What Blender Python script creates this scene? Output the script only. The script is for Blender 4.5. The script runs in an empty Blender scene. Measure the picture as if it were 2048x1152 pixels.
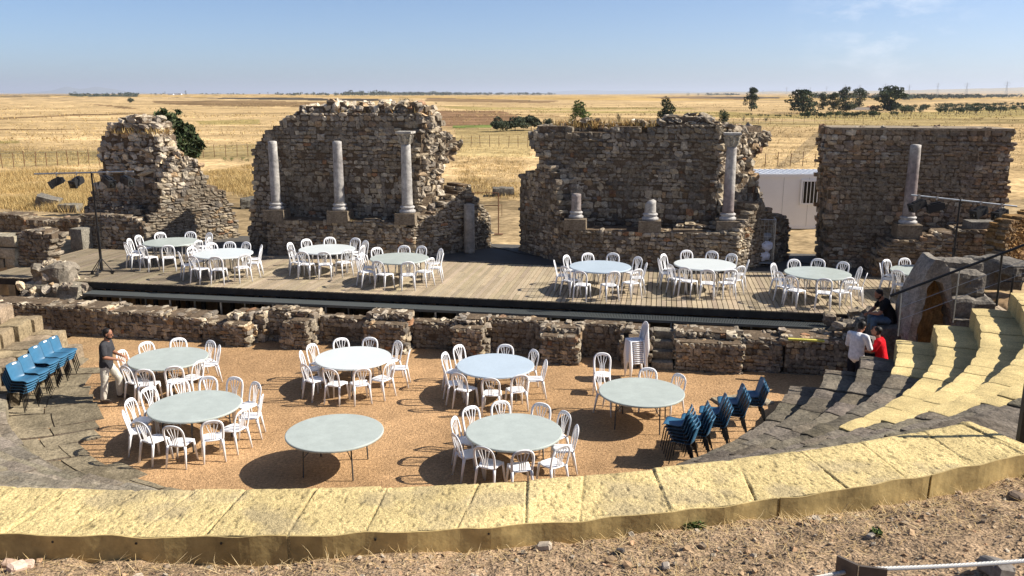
import bpy, math, random
import numpy as np
from mathutils import Vector, Matrix

R = math.radians
random.seed(7)
RNG = np.random.default_rng(11)
SC = bpy.context.scene
COL = SC.collection

# ------------------------------------------------------------------ camera
CAM_H, F_PX, PITCH, ROLL = 6.84, 1685.0, R(12.97), R(0.075)
cd = bpy.data.cameras.new('camera'); cam = bpy.data.objects.new('camera', cd); COL.objects.link(cam)
cam.location = (0, 0, CAM_H)
cam.rotation_mode = 'XYZ'
cam.matrix_world = Matrix.Translation((0, 0, CAM_H)) @ Matrix.Rotation(R(90) - PITCH, 4, 'X') @ Matrix.Rotation(ROLL, 4, 'Z')
cd.sensor_fit = 'HORIZONTAL'; cd.sensor_width = 36.0; cd.lens = 36.0 * F_PX / 2048.0
cd.clip_start = 0.05; cd.clip_end = 150000
SC.camera = cam

# ------------------------------------------------------------------ light
SUN_EL, SUN_AZ = 40.0, 1.5          # azimuth from +X, degrees
wd = bpy.data.worlds.new('World'); SC.world = wd; wd.use_nodes = True
nt = wd.node_tree; nt.nodes.clear()
sky = nt.nodes.new('ShaderNodeTexSky'); sky.sky_type = 'NISHITA'; sky.sun_disc = False
sky.sun_elevation = R(SUN_EL); sky.sun_rotation = R(90 - SUN_AZ)
sky.air_density = .62; sky.dust_density = 1.15; sky.ozone_density = 4.0; sky.altitude = 300
bg = nt.nodes.new('ShaderNodeBackground'); bg.inputs[1].default_value = 0.088
wo = nt.nodes.new('ShaderNodeOutputWorld')
# thin wisps of cirrus high at the right
_n = nt.nodes.new; _l = nt.links.new
tcw = _n('ShaderNodeTexCoord'); mp = _n('ShaderNodeMapping'); mp.inputs['Scale'].default_value = (9, 4, 26); mp.inputs['Rotation'].default_value = (0, R(14), 0)
nz = _n('ShaderNodeTexNoise'); nz.inputs['Scale'].default_value = 1.6; nz.inputs['Detail'].default_value = 9; nz.inputs['Roughness'].default_value = .68
ds = _n('ShaderNodeVectorMath'); ds.operation = 'DISTANCE'; ds.inputs[1].default_value = (.388, .907, .080)
mr = _n('ShaderNodeMapRange'); mr.inputs[1].default_value = .02; mr.inputs[2].default_value = .105; mr.inputs[3].default_value = 1; mr.inputs[4].default_value = 0
m2 = _n('ShaderNodeMapRange'); m2.inputs[1].default_value = .46; m2.inputs[2].default_value = .68
mu = _n('ShaderNodeMath'); mu.operation = 'MULTIPLY'; mu2 = _n('ShaderNodeMath'); mu2.operation = 'MULTIPLY'; mu2.inputs[1].default_value = .5
mxw = _n('ShaderNodeMix'); mxw.data_type = 'RGBA'; mxw.inputs[7].default_value = (7.6, 7.7, 8.0, 1)
_l(tcw.outputs['Generated'], mp.inputs[0]); _l(mp.outputs[0], nz.inputs['Vector']); _l(tcw.outputs['Generated'], ds.inputs[0]); _l(ds.outputs['Value'], mr.inputs[0])
_l(nz.outputs['Fac'], m2.inputs[0]); _l(mr.outputs[0], mu.inputs[0]); _l(m2.outputs[0], mu.inputs[1]); _l(mu.outputs[0], mu2.inputs[0]); _l(mu2.outputs[0], mxw.inputs[0]); _l(sky.outputs[0], mxw.inputs[6])
nt.links.new(mxw.outputs[2], bg.inputs[0]); nt.links.new(bg.outputs[0], wo.inputs[0])
sd = bpy.data.lights.new('sun', 'SUN'); so = bpy.data.objects.new('sun', sd); COL.objects.link(so)
sd.energy = 5.0; sd.angle = R(0.5); sd.color = (1.0, 0.93, 0.82)
sv = Vector((math.cos(R(SUN_EL)) * math.cos(R(SUN_AZ)), math.cos(R(SUN_EL)) * math.sin(R(SUN_AZ)), math.sin(R(SUN_EL))))
so.rotation_euler = sv.to_track_quat('Z', 'Y').to_euler()
so.location = (30, 10, 40)
SC.view_settings.view_transform = 'Standard'; SC.view_settings.look = 'None'
SC.view_settings.gamma = 1.0; SC.view_settings.exposure = 0.78
try:
    SC.cycles.volume_bounces = 0; SC.cycles.max_bounces = 6; SC.cycles.diffuse_bounces = 3
except Exception: pass

# ------------------------------------------------------------------ survey of the site (photo pixels to ground points)
_c, _s, _cr, _sr = math.cos(PITCH), math.sin(PITCH), math.cos(ROLL), math.sin(ROLL)
_F = np.array([0, _c, -_s]); _R0 = np.array([1, 0, 0.]); _U0 = np.array([0, _s, _c])
_RT = _R0 * _cr + _U0 * _sr; _UP = -_R0 * _sr + _U0 * _cr
def ray(x, y): return _F + _RT * (x - 1024) / F_PX + _UP * (576 - y) / F_PX
def U(x, y, z=0.0):
    d = ray(x, y); k = (z - CAM_H) / d[2]; return np.array([0, 0, CAM_H]) + d * k
HS = 1.215                                   # stage height above the orchestra
O = np.array([-13.29, 25.30]); TH = R(-9.97)
E1 = np.array([math.cos(TH), math.sin(TH)]); E2 = np.array([-math.sin(TH), math.cos(TH)])
def W(s, t, z=0.0): return np.array([O[0] + s * E1[0] + t * E2[0], O[1] + s * E1[1] + t * E2[1], z])
def ST(X): d = np.array(X[:2]) - O; return np.array([d @ E1, d @ E2])
def Uplane(x, y, A, B):
    """ray / vertical plane through stage points A,B -> (u along AB, z)"""
    a = W(*A)[:2]; b = W(*B)[:2]; e = (b - a) / np.linalg.norm(b - a); n = np.array([-e[1], e[0]])
    d = ray(x, y); k = (a @ n) / (d[:2] @ n); X = np.array([0, 0, CAM_H]) + d * k
    return float((X[:2] - a) @ e), float(X[2])
def Ut(x, y, t):
    u, z = Uplane(x, y, (0, t), (1, t)); return u, t, z
CV = np.array([11.45, -1.64])                # centre of the seating, stage frame
def CP(r, deg, z): a = R(deg); return W(CV[0] + r * math.cos(a), CV[1] + r * math.sin(a), z)

# ------------------------------------------------------------------ materials
def mat(name, base=(.5, .5, .5), rough=.8, metal=0., attr=False, noise=None, bump=None, spec=.3, extra=None, coat=0.):
    m = bpy.data.materials.new(name); m.use_nodes = True
    n = m.node_tree.nodes; l = m.node_tree.links; b = n['Principled BSDF']
    b.inputs['Roughness'].default_value = rough; b.inputs['Metallic'].default_value = metal
    b.inputs['Specular IOR Level'].default_value = spec
    if coat: b.inputs['Coat Weight'].default_value = coat
    tc = n.new('ShaderNodeTexCoord')
    src = None
    if attr:
        a = n.new('ShaderNodeAttribute'); a.attribute_name = 'col'; src = a.outputs['Color']
    else:
        rgb = n.new('ShaderNodeRGB'); rgb.outputs[0].default_value = (*base, 1); src = rgb.outputs[0]
    for (scale, lo, hi, detail) in (noise or []):
        t = n.new('ShaderNodeTexNoise'); t.inputs['Scale'].default_value = scale; t.inputs['Detail'].default_value = detail
        t.inputs['Roughness'].default_value = .65
        l.new(tc.outputs['Object'], t.inputs['Vector'])
        r = n.new('ShaderNodeMapRange'); r.inputs[1].default_value = .3; r.inputs[2].default_value = .7
        r.inputs[3].default_value = lo; r.inputs[4].default_value = hi
        l.new(t.outputs['Fac'], r.inputs[0])
        mx = n.new('ShaderNodeMix'); mx.data_type = 'RGBA'; mx.blend_type = 'MULTIPLY'; mx.inputs[0].default_value = 1
        l.new(src, mx.inputs[6]); l.new(r.outputs[0], mx.inputs[7]); src = mx.outputs[2]
    l.new(src, b.inputs['Base Color'])
    if bump:
        prev = None
        for (scale, dist, detail) in bump:
            t = n.new('ShaderNodeTexNoise'); t.inputs['Scale'].default_value = scale; t.inputs['Detail'].default_value = detail
            l.new(tc.outputs['Object'], t.inputs['Vector'])
            bp = n.new('ShaderNodeBump'); bp.inputs['Distance'].default_value = dist; bp.inputs['Strength'].default_value = 1
            l.new(t.outputs['Fac'], bp.inputs['Height'])
            if prev: l.new(prev, bp.inputs['Normal'])
            prev = bp.outputs['Normal']
        l.new(prev, b.inputs['Normal'])
    return m

M = {}
M['stone'] = mat('rubble_stone', attr=True, rough=.95, spec=.1, noise=[(5, .6, 1.35, 5), (22, .65, 1.3, 4)], bump=[(14, .03, 5)])
M['grey_tier'] = mat('weathered_granite', attr=True, rough=.95, spec=.1, noise=[(2.2, .62, 1.3, 6), (17, .6, 1.35, 5)], bump=[(11, .03, 6), (40, .012, 3)])
M['yellow_tier'] = mat('yellow_cast_stone', attr=True, rough=.9, spec=.15, noise=[(1.6, .80, 1.12, 6), (5, .88, 1.08, 5), (40, .70, 1.2, 4), (85, .66, 1.22, 2)], bump=[(36, .009, 5), (90, .006, 3)])
M['sheet'] = mat('ochre_resin_sheet', (.42, .31, .13), rough=.7, noise=[(1.3, .6, 1.25, 6), (9, .75, 1.2, 5)], bump=[(6, .012, 4)])
M['gravel'] = mat('ochre_gravel', attr=True, rough=1., spec=.05, noise=[(.5, .84, 1.12, 5), (16, .68, 1.3, 4), (62, .55, 1.42, 3)], bump=[(50, .02, 3), (16, .02, 3)])
M['earth'] = mat('dry_earth', attr=True, rough=1., spec=.05, noise=[(.9, .8, 1.2, 5), (14, .6, 1.4, 4), (60, .45, 1.5, 2)], bump=[(34, .035, 4), (7, .05, 4)])
M['field'] = mat('stubble_field', attr=True, rough=1., spec=0., noise=[(.02, .75, 1.22, 5), (.3, .62, 1.35, 6), (2.4, .6, 1.4, 5)])
M['pebble'] = mat('pebble', attr=True, rough=.95, spec=.1, noise=[(40, .75, 1.2, 3)])
M['straw'] = mat('straw', attr=True, rough=.9, spec=.1)
M['leaf'] = mat('foliage', attr=True, rough=.75, spec=.15)
M['bark'] = mat('bark', (.10, .075, .05), rough=.95, noise=[(6, .6, 1.3, 4)], bump=[(15, .02, 4)])
M['white'] = mat('white_plastic', (.86, .86, .87), rough=.38, spec=.4, noise=[(3.5, .9, 1.03, 4)])
M['blue'] = mat('blue_plastic', (.04, .135, .235), rough=.42, spec=.4, noise=[(3, .85, 1.15, 3)])
M['black'] = mat('black_metal', (.012, .012, .013), rough=.45, spec=.4)
M['dark'] = mat('dark_plastic', (.02, .02, .021), rough=.5)
M['zinc'] = mat('galvanised_steel', (.42, .44, .45), rough=.42, metal=.85, noise=[(9, .8, 1.15, 4)])
M['rust'] = mat('rusty_steel', (.16, .075, .04), rough=.9, noise=[(12, .6, 1.3, 4)])
M['top_grey'] = mat('table_plastic_grey', (.41, .455, .425), rough=.42, spec=.4, noise=[(1.1, .92, 1.05, 5), (4, .9, 1.04, 6), (22, .93, 1.03, 4)])
M['top_blue'] = mat('table_plastic_sky_tint', (.42, .50, .57), rough=.40, spec=.4, noise=[(1.2, .93, 1.05, 5), (14, .96, 1.03, 3)])  # blue of the reflected sky mixed into the plastic's base colour
M['top_white'] = mat('table_plastic_sky_lit', (.58, .62, .62), rough=.40, spec=.4, noise=[(1.1, .94, 1.04, 5)])  # paler variant: brighter sky reflection put into the base colour
M['tableleg'] = mat('table_leg_steel', (.075, .08, .085), rough=.45, metal=.3)
M['wood'] = mat('weathered_planks', attr=True, rough=.85, spec=.15, noise=[(1.2, .85, 1.15, 4), (20, .8, 1.2, 3)], bump=[(30, .004, 3)])
M['fascia'] = mat('dark_timber', (.035, .032, .028), rough=.85, noise=[(3, .6, 1.4, 4)])
M['grate'] = mat('steel_grating', (.10, .11, .11), rough=.5, metal=.4)
M['carpet'] = mat('grey_plywood_cover', (.085, .078, .068), rough=.9, noise=[(1.2, .85, 1.15, 4)])
M['marble'] = mat('violet_white_marble', attr=True, rough=.6, spec=.3, noise=[(3.5, .55, 1.25, 6), (12, .75, 1.15, 4)], bump=[(14, .01, 4)])
M['cabin'] = mat('white_sandwich_panel', (.80, .81, .82), rough=.5, noise=[(.8, .95, 1.03, 3)])
M['glass'] = mat('dark_window', (.01, .011, .012), rough=.15, spec=.5)
M['skin'] = mat('skin', (.30, .14, .085), rough=.55, spec=.3)
M['hair'] = mat('dark_hair', (.012, .009, .007), rough=.6)
def cloth(name, c): return mat(name, c, rough=.9, spec=.1, noise=[(14, .8, 1.15, 3)], bump=[(9, .02, 3)])
M['tee_grey'] = cloth('charcoal_cotton', (.045, .045, .05)); M['cream'] = cloth('cream_cotton', (.55, .52, .45))
M['sweat_white'] = cloth('white_cotton', (.74, .74, .76)); M['navy'] = cloth('navy_cotton', (.012, .014, .022))
M['red'] = cloth('red_cotton', (.62, .012, .02)); M['tee_black'] = cloth('black_cotton', (.012, .012, .014)); M['jeans'] = cloth('blue_denim', (.09, .14, .2))
M['shoe'] = mat('brown_suede', (.10, .075, .055), rough=.9)
M['paper'] = mat('paper', (.78, .76, .68), rough=.7); M['ink'] = mat('dark_print', (.02, .025, .04), rough=.7)
M['linen'] = mat('white_linen', (.72, .72, .78), rough=.95, bump=[(5, .08, 4)])
M['tag'] = mat('white_label', (.7, .72, .72), rough=.6)
M['cable'] = mat('steel_rope', (.50, .49, .46), rough=.5, metal=.6)

# ------------------------------------------------------------------ mesh builder
class MB:
    def __init__(s): s.v = []; s.c = []; s.f4 = []; s.f3 = []; s.m4 = []; s.m3 = []; s.n = 0
    def add(s, v, quads=None, tris=None, col=(1, 1, 1), m=0):
        v = np.asarray(v, float).reshape(-1, 3); s.v.append(v)
        c = np.asarray(col, float)
        s.c.append(np.broadcast_to(c, (len(v), 3)).copy())
        if quads is not None and len(quads):
            q = np.asarray(quads, int).reshape(-1, 4); s.f4.append(q + s.n); s.m4.append(np.full(len(q), m))
        if tris is not None and len(tris):
            q = np.asarray(tris, int).reshape(-1, 3); s.f3.append(q + s.n); s.m3.append(np.full(len(q), m))
        s.n += len(v); return s
    def box(s, c, h, rot=None, col=(1, 1, 1), m=0, taper=1.0):
        p = np.array([[x, y, z] for z in (-1, 1) for y in (-1, 1) for x in (-1, 1)], float)
        p[4:, :2] *= taper
        p = p * np.asarray(h, float)
        if rot is not None: p = p @ np.asarray(rot).T
        return s.add(p + np.asarray(c, float), [[0, 2, 3, 1], [4, 5, 7, 6], [0, 1, 5, 4], [2, 6, 7, 3], [0, 4, 6, 2], [1, 3, 7, 5]], col=col, m=m)
    def tube(s, pts, rad, n=6, col=(1, 1, 1), m=0, caps=True, flat=1.0, side=None):
        pts = np.asarray(pts, float); k = len(pts); rad = np.broadcast_to(np.asarray(rad, float), (k,))
        tg = np.gradient(pts, axis=0); tg /= np.linalg.norm(tg, axis=1)[:, None] + 1e-12
        ref = np.array(side if side is not None else ((0, 0, 1.) if abs(tg[0][2]) < .9 else (1., 0, 0)), float)
        V = []
        a = np.arange(n) * 2 * np.pi / n + (np.pi / 4 if n == 4 else 0)
        for i in range(k):
            x = np.cross(tg[i], ref)
            if np.linalg.norm(x) < 1e-6: x = np.cross(tg[i], ref + np.array([.3, .2, .1]))
            x /= np.linalg.norm(x); y = np.cross(x, tg[i])
            V.append(pts[i] + rad[i] * (np.cos(a)[:, None] * x + flat * np.sin(a)[:, None] * y))
        V = np.concatenate(V); Q = []
        for i in range(k - 1):
            for j in range(n): Q.append([i * n + j, i * n + (j + 1) % n, (i + 1) * n + (j + 1) % n, (i + 1) * n + j])
        T = []
        if caps:
            V = np.concatenate([V, pts[:1], pts[-1:]])
            for j in range(n):
                T.append([k * n, (j + 1) % n, j]); T.append([k * n + 1, (k - 1) * n + j, (k - 1) * n + (j + 1) % n])
        return s.add(V, Q, T, col=col, m=m)
    def lathe(s, prof, c=(0, 0, 0), n=24, col=(1, 1, 1), m=0, wob=0.):
        prof = np.asarray(prof, float); k = len(prof); a = np.arange(n) * 2 * np.pi / n; V = []
        for r, z in prof:
            rr = r * (1 + (RNG.normal(0, wob, n) if wob else 0))
            V.append(np.stack([rr * np.cos(a), rr * np.sin(a), np.full(n, z)], 1))
        V = np.concatenate(V) + np.asarray(c, float); Q = []
        for i in range(k - 1):
            for j in range(n): Q.append([i * n + j, i * n + (j + 1) % n, (i + 1) * n + (j + 1) % n, (i + 1) * n + j])
        T = []; V = np.concatenate([V, [np.asarray(c, float) + [0, 0, prof[0][1]], np.asarray(c, float) + [0, 0, prof[-1][1]]]])
        for j in range(n): T.append([k * n, (j + 1) % n, j]); T.append([k * n + 1, (k - 1) * n + j, (k - 1) * n + (j + 1) % n])
        return s.add(V, Q, T, col=col, m=m)
    def grid(s, P, col=(1, 1, 1), m=0):
        a, b = P.shape[:2]; i = np.arange(a - 1)[:, None] * b + np.arange(b - 1)[None]
        q = np.stack([i, i + b, i + b + 1, i + 1], -1).reshape(-1, 4)
        c = np.asarray(col, float)
        return s.add(P.reshape(-1, 3), q, col=c.reshape(-1, 3) if c.ndim == 3 else c, m=m)
    def build(s, name, mats, parent=None, smooth=False, loc=None, kind=None):
        me = bpy.data.meshes.new(name)
        if s.n:
            v = np.concatenate(s.v); c = np.concatenate(s.c)
            f4 = np.concatenate(s.f4) if s.f4 else np.zeros((0, 4), int); f3 = np.concatenate(s.f3) if s.f3 else np.zeros((0, 3), int)
            mi = np.concatenate([np.concatenate(s.m4) if s.m4 else np.zeros(0), np.concatenate(s.m3) if s.m3 else np.zeros(0)]).astype(np.int32)
            me.vertices.add(len(v)); me.vertices.foreach_set('co', v.ravel().astype(np.float32))
            me.loops.add(f4.size + f3.size)
            me.loops.foreach_set('vertex_index', np.concatenate([f4.ravel(), f3.ravel()]).astype(np.int32))
            me.polygons.add(len(f4) + len(f3))
            ls = np.concatenate([np.arange(len(f4)) * 4, len(f4) * 4 + np.arange(len(f3)) * 3]).astype(np.int32)
            me.polygons.foreach_set('loop_start', ls)
            me.polygons.foreach_set('material_index', mi)
            me.polygons.foreach_set('use_smooth', np.full(len(mi), bool(smooth)))
            me.update(calc_edges=True); me.validate()
            at = me.color_attributes.new('col', 'FLOAT_COLOR', 'POINT')
            at.data.foreach_set('color', np.concatenate([c, np.ones((len(c), 1))], 1).ravel().astype(np.float32))
        for x in (mats if isinstance(mats, (list, tuple)) else [mats]): me.materials.append(M[x] if isinstance(x, str) else x)
        o = bpy.data.objects.new(name, me); COL.objects.link(o)
        if parent is not None: o.parent = parent
        if loc is not None: o.location = [float(q) for q in loc]
        if kind: o['kind'] = kind
        return o

def tag(o, label, cat, group=None):
    o['label'] = label; o['category'] = cat
    if group: o['group'] = group
    return o
def thing(name, label, cat, loc=(0, 0, 0), rz=0., group=None):
    o = bpy.data.objects.new(name, None); COL.objects.link(o); o.empty_display_size = .2
    o.location = [float(q) for q in loc]; o.rotation_euler = (0, 0, rz)
    return tag(o, label, cat, group)
def dup(root, loc, rz=0., label=None, group=None, scale=None, tilt=None):
    r = root.copy(); COL.objects.link(r); r.location = [float(q) for q in loc]; r.rotation_euler = (tilt[0], tilt[1], rz) if tilt else (0, 0, rz)
    if scale: r.scale = (scale,) * 3 if not isinstance(scale, (tuple, list)) else scale
    if label: r['label'] = label
    if group: r['group'] = group
    for ch in list(root.children):
        c = ch.copy(); COL.objects.link(c); c.parent = r
        for g in list(ch.children):
            d = g.copy(); COL.objects.link(d); d.parent = c
    return r
def rotz(a): c, s = math.cos(a), math.sin(a); return np.array([[c, -s, 0], [s, c, 0], [0, 0, 1.]])
def euler(a, b, c): return np.array(Matrix.Rotation(c, 3, 'Z') @ Matrix.Rotation(b, 3, 'Y') @ Matrix.Rotation(a, 3, 'X'))
def vnoise(P, seed=0, octs=4, scale=1.):
    """cheap smooth value noise, P (N,3) -> (N,)"""
    P = np.asarray(P, float) * scale; out = np.zeros(len(P)); amp = 1.
    for o in range(octs):
        i = np.floor(P).astype(np.int64); f = P - i; f = f * f * (3 - 2 * f)
        def h(a, b, c):
            n = (a * 374761393 + b * 668265263 + c * 2147483647 + (seed + o) * 1274126177) & 0x7fffffff
            n = (n ^ (n >> 13)) * 1103515245 & 0x7fffffff; n = (n ^ (n >> 16)) & 0xffff
            return n / 32768. - 1.
        r = 0
        for dx in (0, 1):
            for dy in (0, 1):
                for dz in (0, 1):
                    w = (f[:, 0] if dx else 1 - f[:, 0]) * (f[:, 1] if dy else 1 - f[:, 1]) * (f[:, 2] if dz else 1 - f[:, 2])
                    r = r + w * h(i[:, 0] + dx, i[:, 1] + dy, i[:, 2] + dz)
        out += amp * r; amp *= .5; P = P * 2.03
    return out

# ------------------------------------------------------------------ stones
_T = np.array([[x, y, z] for x in (-1, 0, 1) for y in (-1, 0, 1) for z in (-1, 0, 1) if (x, y, z) != (0, 0, 0)], float)
_ix = {tuple(p.astype(int)): i for i, p in enumerate(_T)}
_Q = []
for ax in range(3):
    for sg in (-1, 1):
        for a in (-1, 0):
            for b in (-1, 0):
                q = []
                for (da, db) in ((0, 0), (1, 0), (1, 1), (0, 1)):
                    p = [0, 0, 0]; p[ax] = sg; p[(ax + 1) % 3] = a + da; p[(ax + 2) % 3] = b + db; q.append(_ix[tuple(p)])
                _Q.append(q if sg > 0 else q[::-1])
_Q = np.array(_Q)
_nz = np.abs(_T).sum(1)
_T = _T * np.where(_nz == 3, .84, np.where(_nz == 2, .95, 1.))[:, None]
def stones(mb, cen, half, rots, cols, rough=.12, m=0):
    cen = np.asarray(cen, float); N = len(cen)
    if not N: return
    half = np.asarray(half, float); cols = np.asarray(cols, float)
    P = _T[None] + RNG.normal(0, rough, (N, 26, 3)); P = P * half[:, None, :]
    rots = np.asarray(rots, float)
    P = np.einsum('nij,nkj->nki', rots, P) if rots.ndim == 3 else P @ rots.T
    P = P + cen[:, None, :]
    q = (_Q[None] + (np.arange(N) * 26)[:, None, None]).reshape(-1, 4)
    mb.add(P.reshape(-1, 3), q, col=np.repeat(cols, 26, 0), m=m)
PAL = np.array([(.20, .175, .145), (.26, .22, .17), (.31, .26, .19), (.17, .145, .12), (.235, .17, .11), (.21, .125, .08), (.34, .30, .24), (.14, .125, .11), (.28, .245, .20)])
PALW = np.array([.22, .17, .11, .15, .07, .025, .10, .09, .13]); PALW = PALW / PALW.sum()
PAL = ((PAL - .2) * 1.15 + .21).clip(.06, 1) * np.array([1.0, .985, .95])
def palette(n, bright=1., pal=PAL, w=PALW):
    c = pal[RNG.choice(len(pal), n, p=w)] * RNG.uniform(.8, 1.2, (n, 1)) * bright * 1.2
    return c
def inside(poly, u, z):
    poly = np.asarray(poly, float); u = np.asarray(u, float); z = np.asarray(z, float); r = np.zeros(u.shape, bool); j = len(poly) - 1
    for i in range(len(poly)):
        (x1, y1), (x2, y2) = poly[i], poly[j]
        k = ((y1 > z) != (y2 > z)) & (u < (x2 - x1) * (z - y1) / ((y2 - y1) + 1e-12) + x1); r ^= k; j = i
    return r
def masonry(mb, A, B, depth, poly, course=(.10, .18), width=(.13, .36), rough=.02, holes=(), rubble=0., bright=1., layer=.32, mortar=(.135, .10, .068), batter=0., pal=PAL, w=PALW):
    """stones laid in courses inside an outline standing on the plan line A-B (stage frame)"""
    A = np.array(A, float); B = np.array(B, float); e = (B - A) / np.linalg.norm(B - A); nb = np.array([-e[1], e[0]])
    ang = TH + math.atan2(e[1], e[0]); Rb = rotz(ang)
    poly = np.asarray(poly, float); z0, z1 = poly[:, 1].min(), poly[:, 1].max(); u0, u1 = poly[:, 0].min(), poly[:, 0].max()
    nl = max(1, int(round(depth / layer))); dl = depth / nl
    C, Hh, Cc, Rr = [], [], [], []
    z = z0
    while z < z1:
        h = RNG.uniform(*course) * (.84 + .4 * max(0, math.sin(z * 2.3 + u0))); h = max(.05, min(h, z1 - z + .015)); zc = z + h / 2
        us = np.arange(u0 - .05, u1 + .05, .06); ins = inside(poly, us, np.full(us.shape, zc))
        k = 0
        while k < len(us):                       # mortar core
            if ins[k]:
                j = k
                while j + 1 < len(us) and ins[j + 1]: j += 1
                a, b = us[k] + .05, us[j] - .05
                if b - a > .08:
                    p = A + e * (a + b) / 2 + nb * depth / 2
                    mb.box(W(p[0], p[1], zc), ((b - a) / 2 + .03, depth / 2 - .022, h / 2 + .012), Rb, col=mortar)
                k = j
            k += 1
        for L in range(nl):
            u = u0 - RNG.uniform(0, width[1])
            while u < u1:
                w_ = (width[0] + (width[1] - width[0]) * RNG.uniform() ** 1.7) * .8 * (1.5 if RNG.uniform() < .06 else 1); uc = u + w_ / 2; u += w_
                if not inside(poly, np.array([uc]), np.array([zc]))[0]: continue
                nbz = inside(poly, np.array([uc - w_ * .9, uc + w_ * .9, uc, uc]), np.array([zc, zc, zc - h * 1.1, zc + h * 1.1]))
                if not (L == 0 or L == nl - 1 or not nbz.all()): continue
                if z <= z0 + .01 and L not in (0, nl - 1) and nbz[0] and nbz[1]: continue
                if any(abs(uc - hu) < hw and abs(zc - hz) < hh for (hu, hz, hw, hh) in holes) and L == 0: continue
                out = RNG.normal(0, rough * .42) if L == 0 else 0
                off = dl * (L + .5) + out + batter * (zc - z0)
                p = A + e * uc + nb * off
                C.append(W(p[0], p[1], zc + RNG.normal(0, .008 + rubble * .05)))
                hs_ = h / 2 * (RNG.uniform(1.05, 1.9) if RNG.uniform() < .16 else RNG.uniform(.85, 1.08))
                big = .8
                Hh.append((w_ / 2 + .002, dl / 2 + .01, hs_) if rubble == 0 else np.array((w_ / 2, dl / 2 + .02, h / 2)) * RNG.uniform(.8, 1.3, 3))
                if rubble: Rr.append(Rb @ euler(*(RNG.normal(0, rubble * .75, 3))))
                else: Rr.append(Rb @ euler(*(RNG.normal(0, .035, 3))))
        z += h
    n = len(C)
    if n:
        cols = palette(n, bright, pal, w)
        cn = vnoise(np.array(C), 5, 3, .8)
        cols = cols * np.clip(1 + .34 * cn, .55, 1.5)[:, None]
        zn = np.clip((vnoise(np.array(C), 15, 3, .95) + .08) * 1.7, 0, .82)[:, None] * (0.4 if rubble else 1)
        cols = cols * (1 - zn) + np.array((.205, .17, .125)) * bright * zn
        stones(mb, C, Hh, np.array(Rr), cols, .10 if not rubble else .16)
def px_poly(A, B, pts, base=None, back=0.):
    # points flagged with a third item lie on the wall's rear edge
    A_, B_ = np.array(A, float), np.array(B, float); e = (B_ - A_) / np.linalg.norm(B_ - A_); sh = np.array([-e[1], e[0]]) * back
    q = [Uplane(x[0], x[1], A_ + sh, B_ + sh) if len(x) > 2 else Uplane(x[0], x[1], A_, B_) for x in pts]
    if base is not None: q = [(u, max(z, base)) for u, z in q]
    return q

# ================================================================== GROUND
def sstep(a, b, x): q = np.clip((x - a) / (b - a), 0, 1); return q * q * (3 - 2 * q)
def st_arr(X, Y): dx, dy = X - O[0], Y - O[1]; return dx * E1[0] + dy * E1[1], dx * E2[0] + dy * E2[1]
def hill_z(rho): return 3.70 + .28 * np.clip(rho - 16.45, 0, 9) + .10 * sstep(17, 19, rho) * 0
def ground_h(X, Y):
    s, t = st_arr(X, Y); rho = np.hypot(s - CV[0], t - CV[1]); r = np.hypot(X, Y)
    n = vnoise(np.stack([X / 90., Y / 90., 0 * X], 1), 3, 3) * np.clip((r - 60) / 400, 0, 1) * .7
    n2 = vnoise(np.stack([X / 1500., Y / 1500., 0 * X], 1), 9, 3) * np.clip((r - 900) / 6000, 0, 1) * 1.6
    plain = 1.08 + n + n2 + .05 * vnoise(np.stack([X, Y, 0 * X], 1), 4, 3, .8) * (r < 90)
    plain = plain + 26 * sstep(3500, 11000, r) * sstep(-.02, .5, X / (np.abs(Y) + 1))
    k = sstep(-6.5, 1.5, t)
    hz = hill_z(rho)
    z = hz * (1 - k) + plain * k
    under = np.minimum(hz, -1.0 + np.clip((rho - 9.3) / .72, 0, 9) * .39)
    z = np.where((rho < 16.42) & (t < 1.0), np.minimum(z, under), z)
    z = np.where((rho < 22.5) & (rho > 16) & (k < .5), z - .35, z)
    z = np.where((t > -3.2) & (t < 4.7) & (s > -12) & (s < 27.0), -1.1, z)
    z = np.where((rho < 9.5) & (t < -.9), -.35, z)
    return z
ang = np.concatenate([np.arange(-180, -37, 3.), np.arange(-37, 37, .085), np.arange(37, 180.1, 3.)])
rad = np.concatenate([np.arange(1.2, 9, .35), np.arange(9, 44, .45), 1. / np.linspace(1 / 44., 1 / 5200., 330), np.geomspace(5600, 90000, 22)])
AA, RR = np.meshgrid(np.radians(ang), rad, indexing='ij')
X, Y = RR * np.sin(AA), RR * np.cos(AA)
Z = ground_h(X.ravel(), Y.ravel())
FIELD = dict(gold=(.50, .335, .125), pale=(.52, .37, .19), brown=(.25, .165, .085), dark=(.075, .06, .045), red=(.26, .16, .09), olive=(.36, .28, .115), green=(.16, .19, .06), track=(.34, .25, .14), grassy=(.39, .295, .14), wood=(.05, .06, .03))
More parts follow.
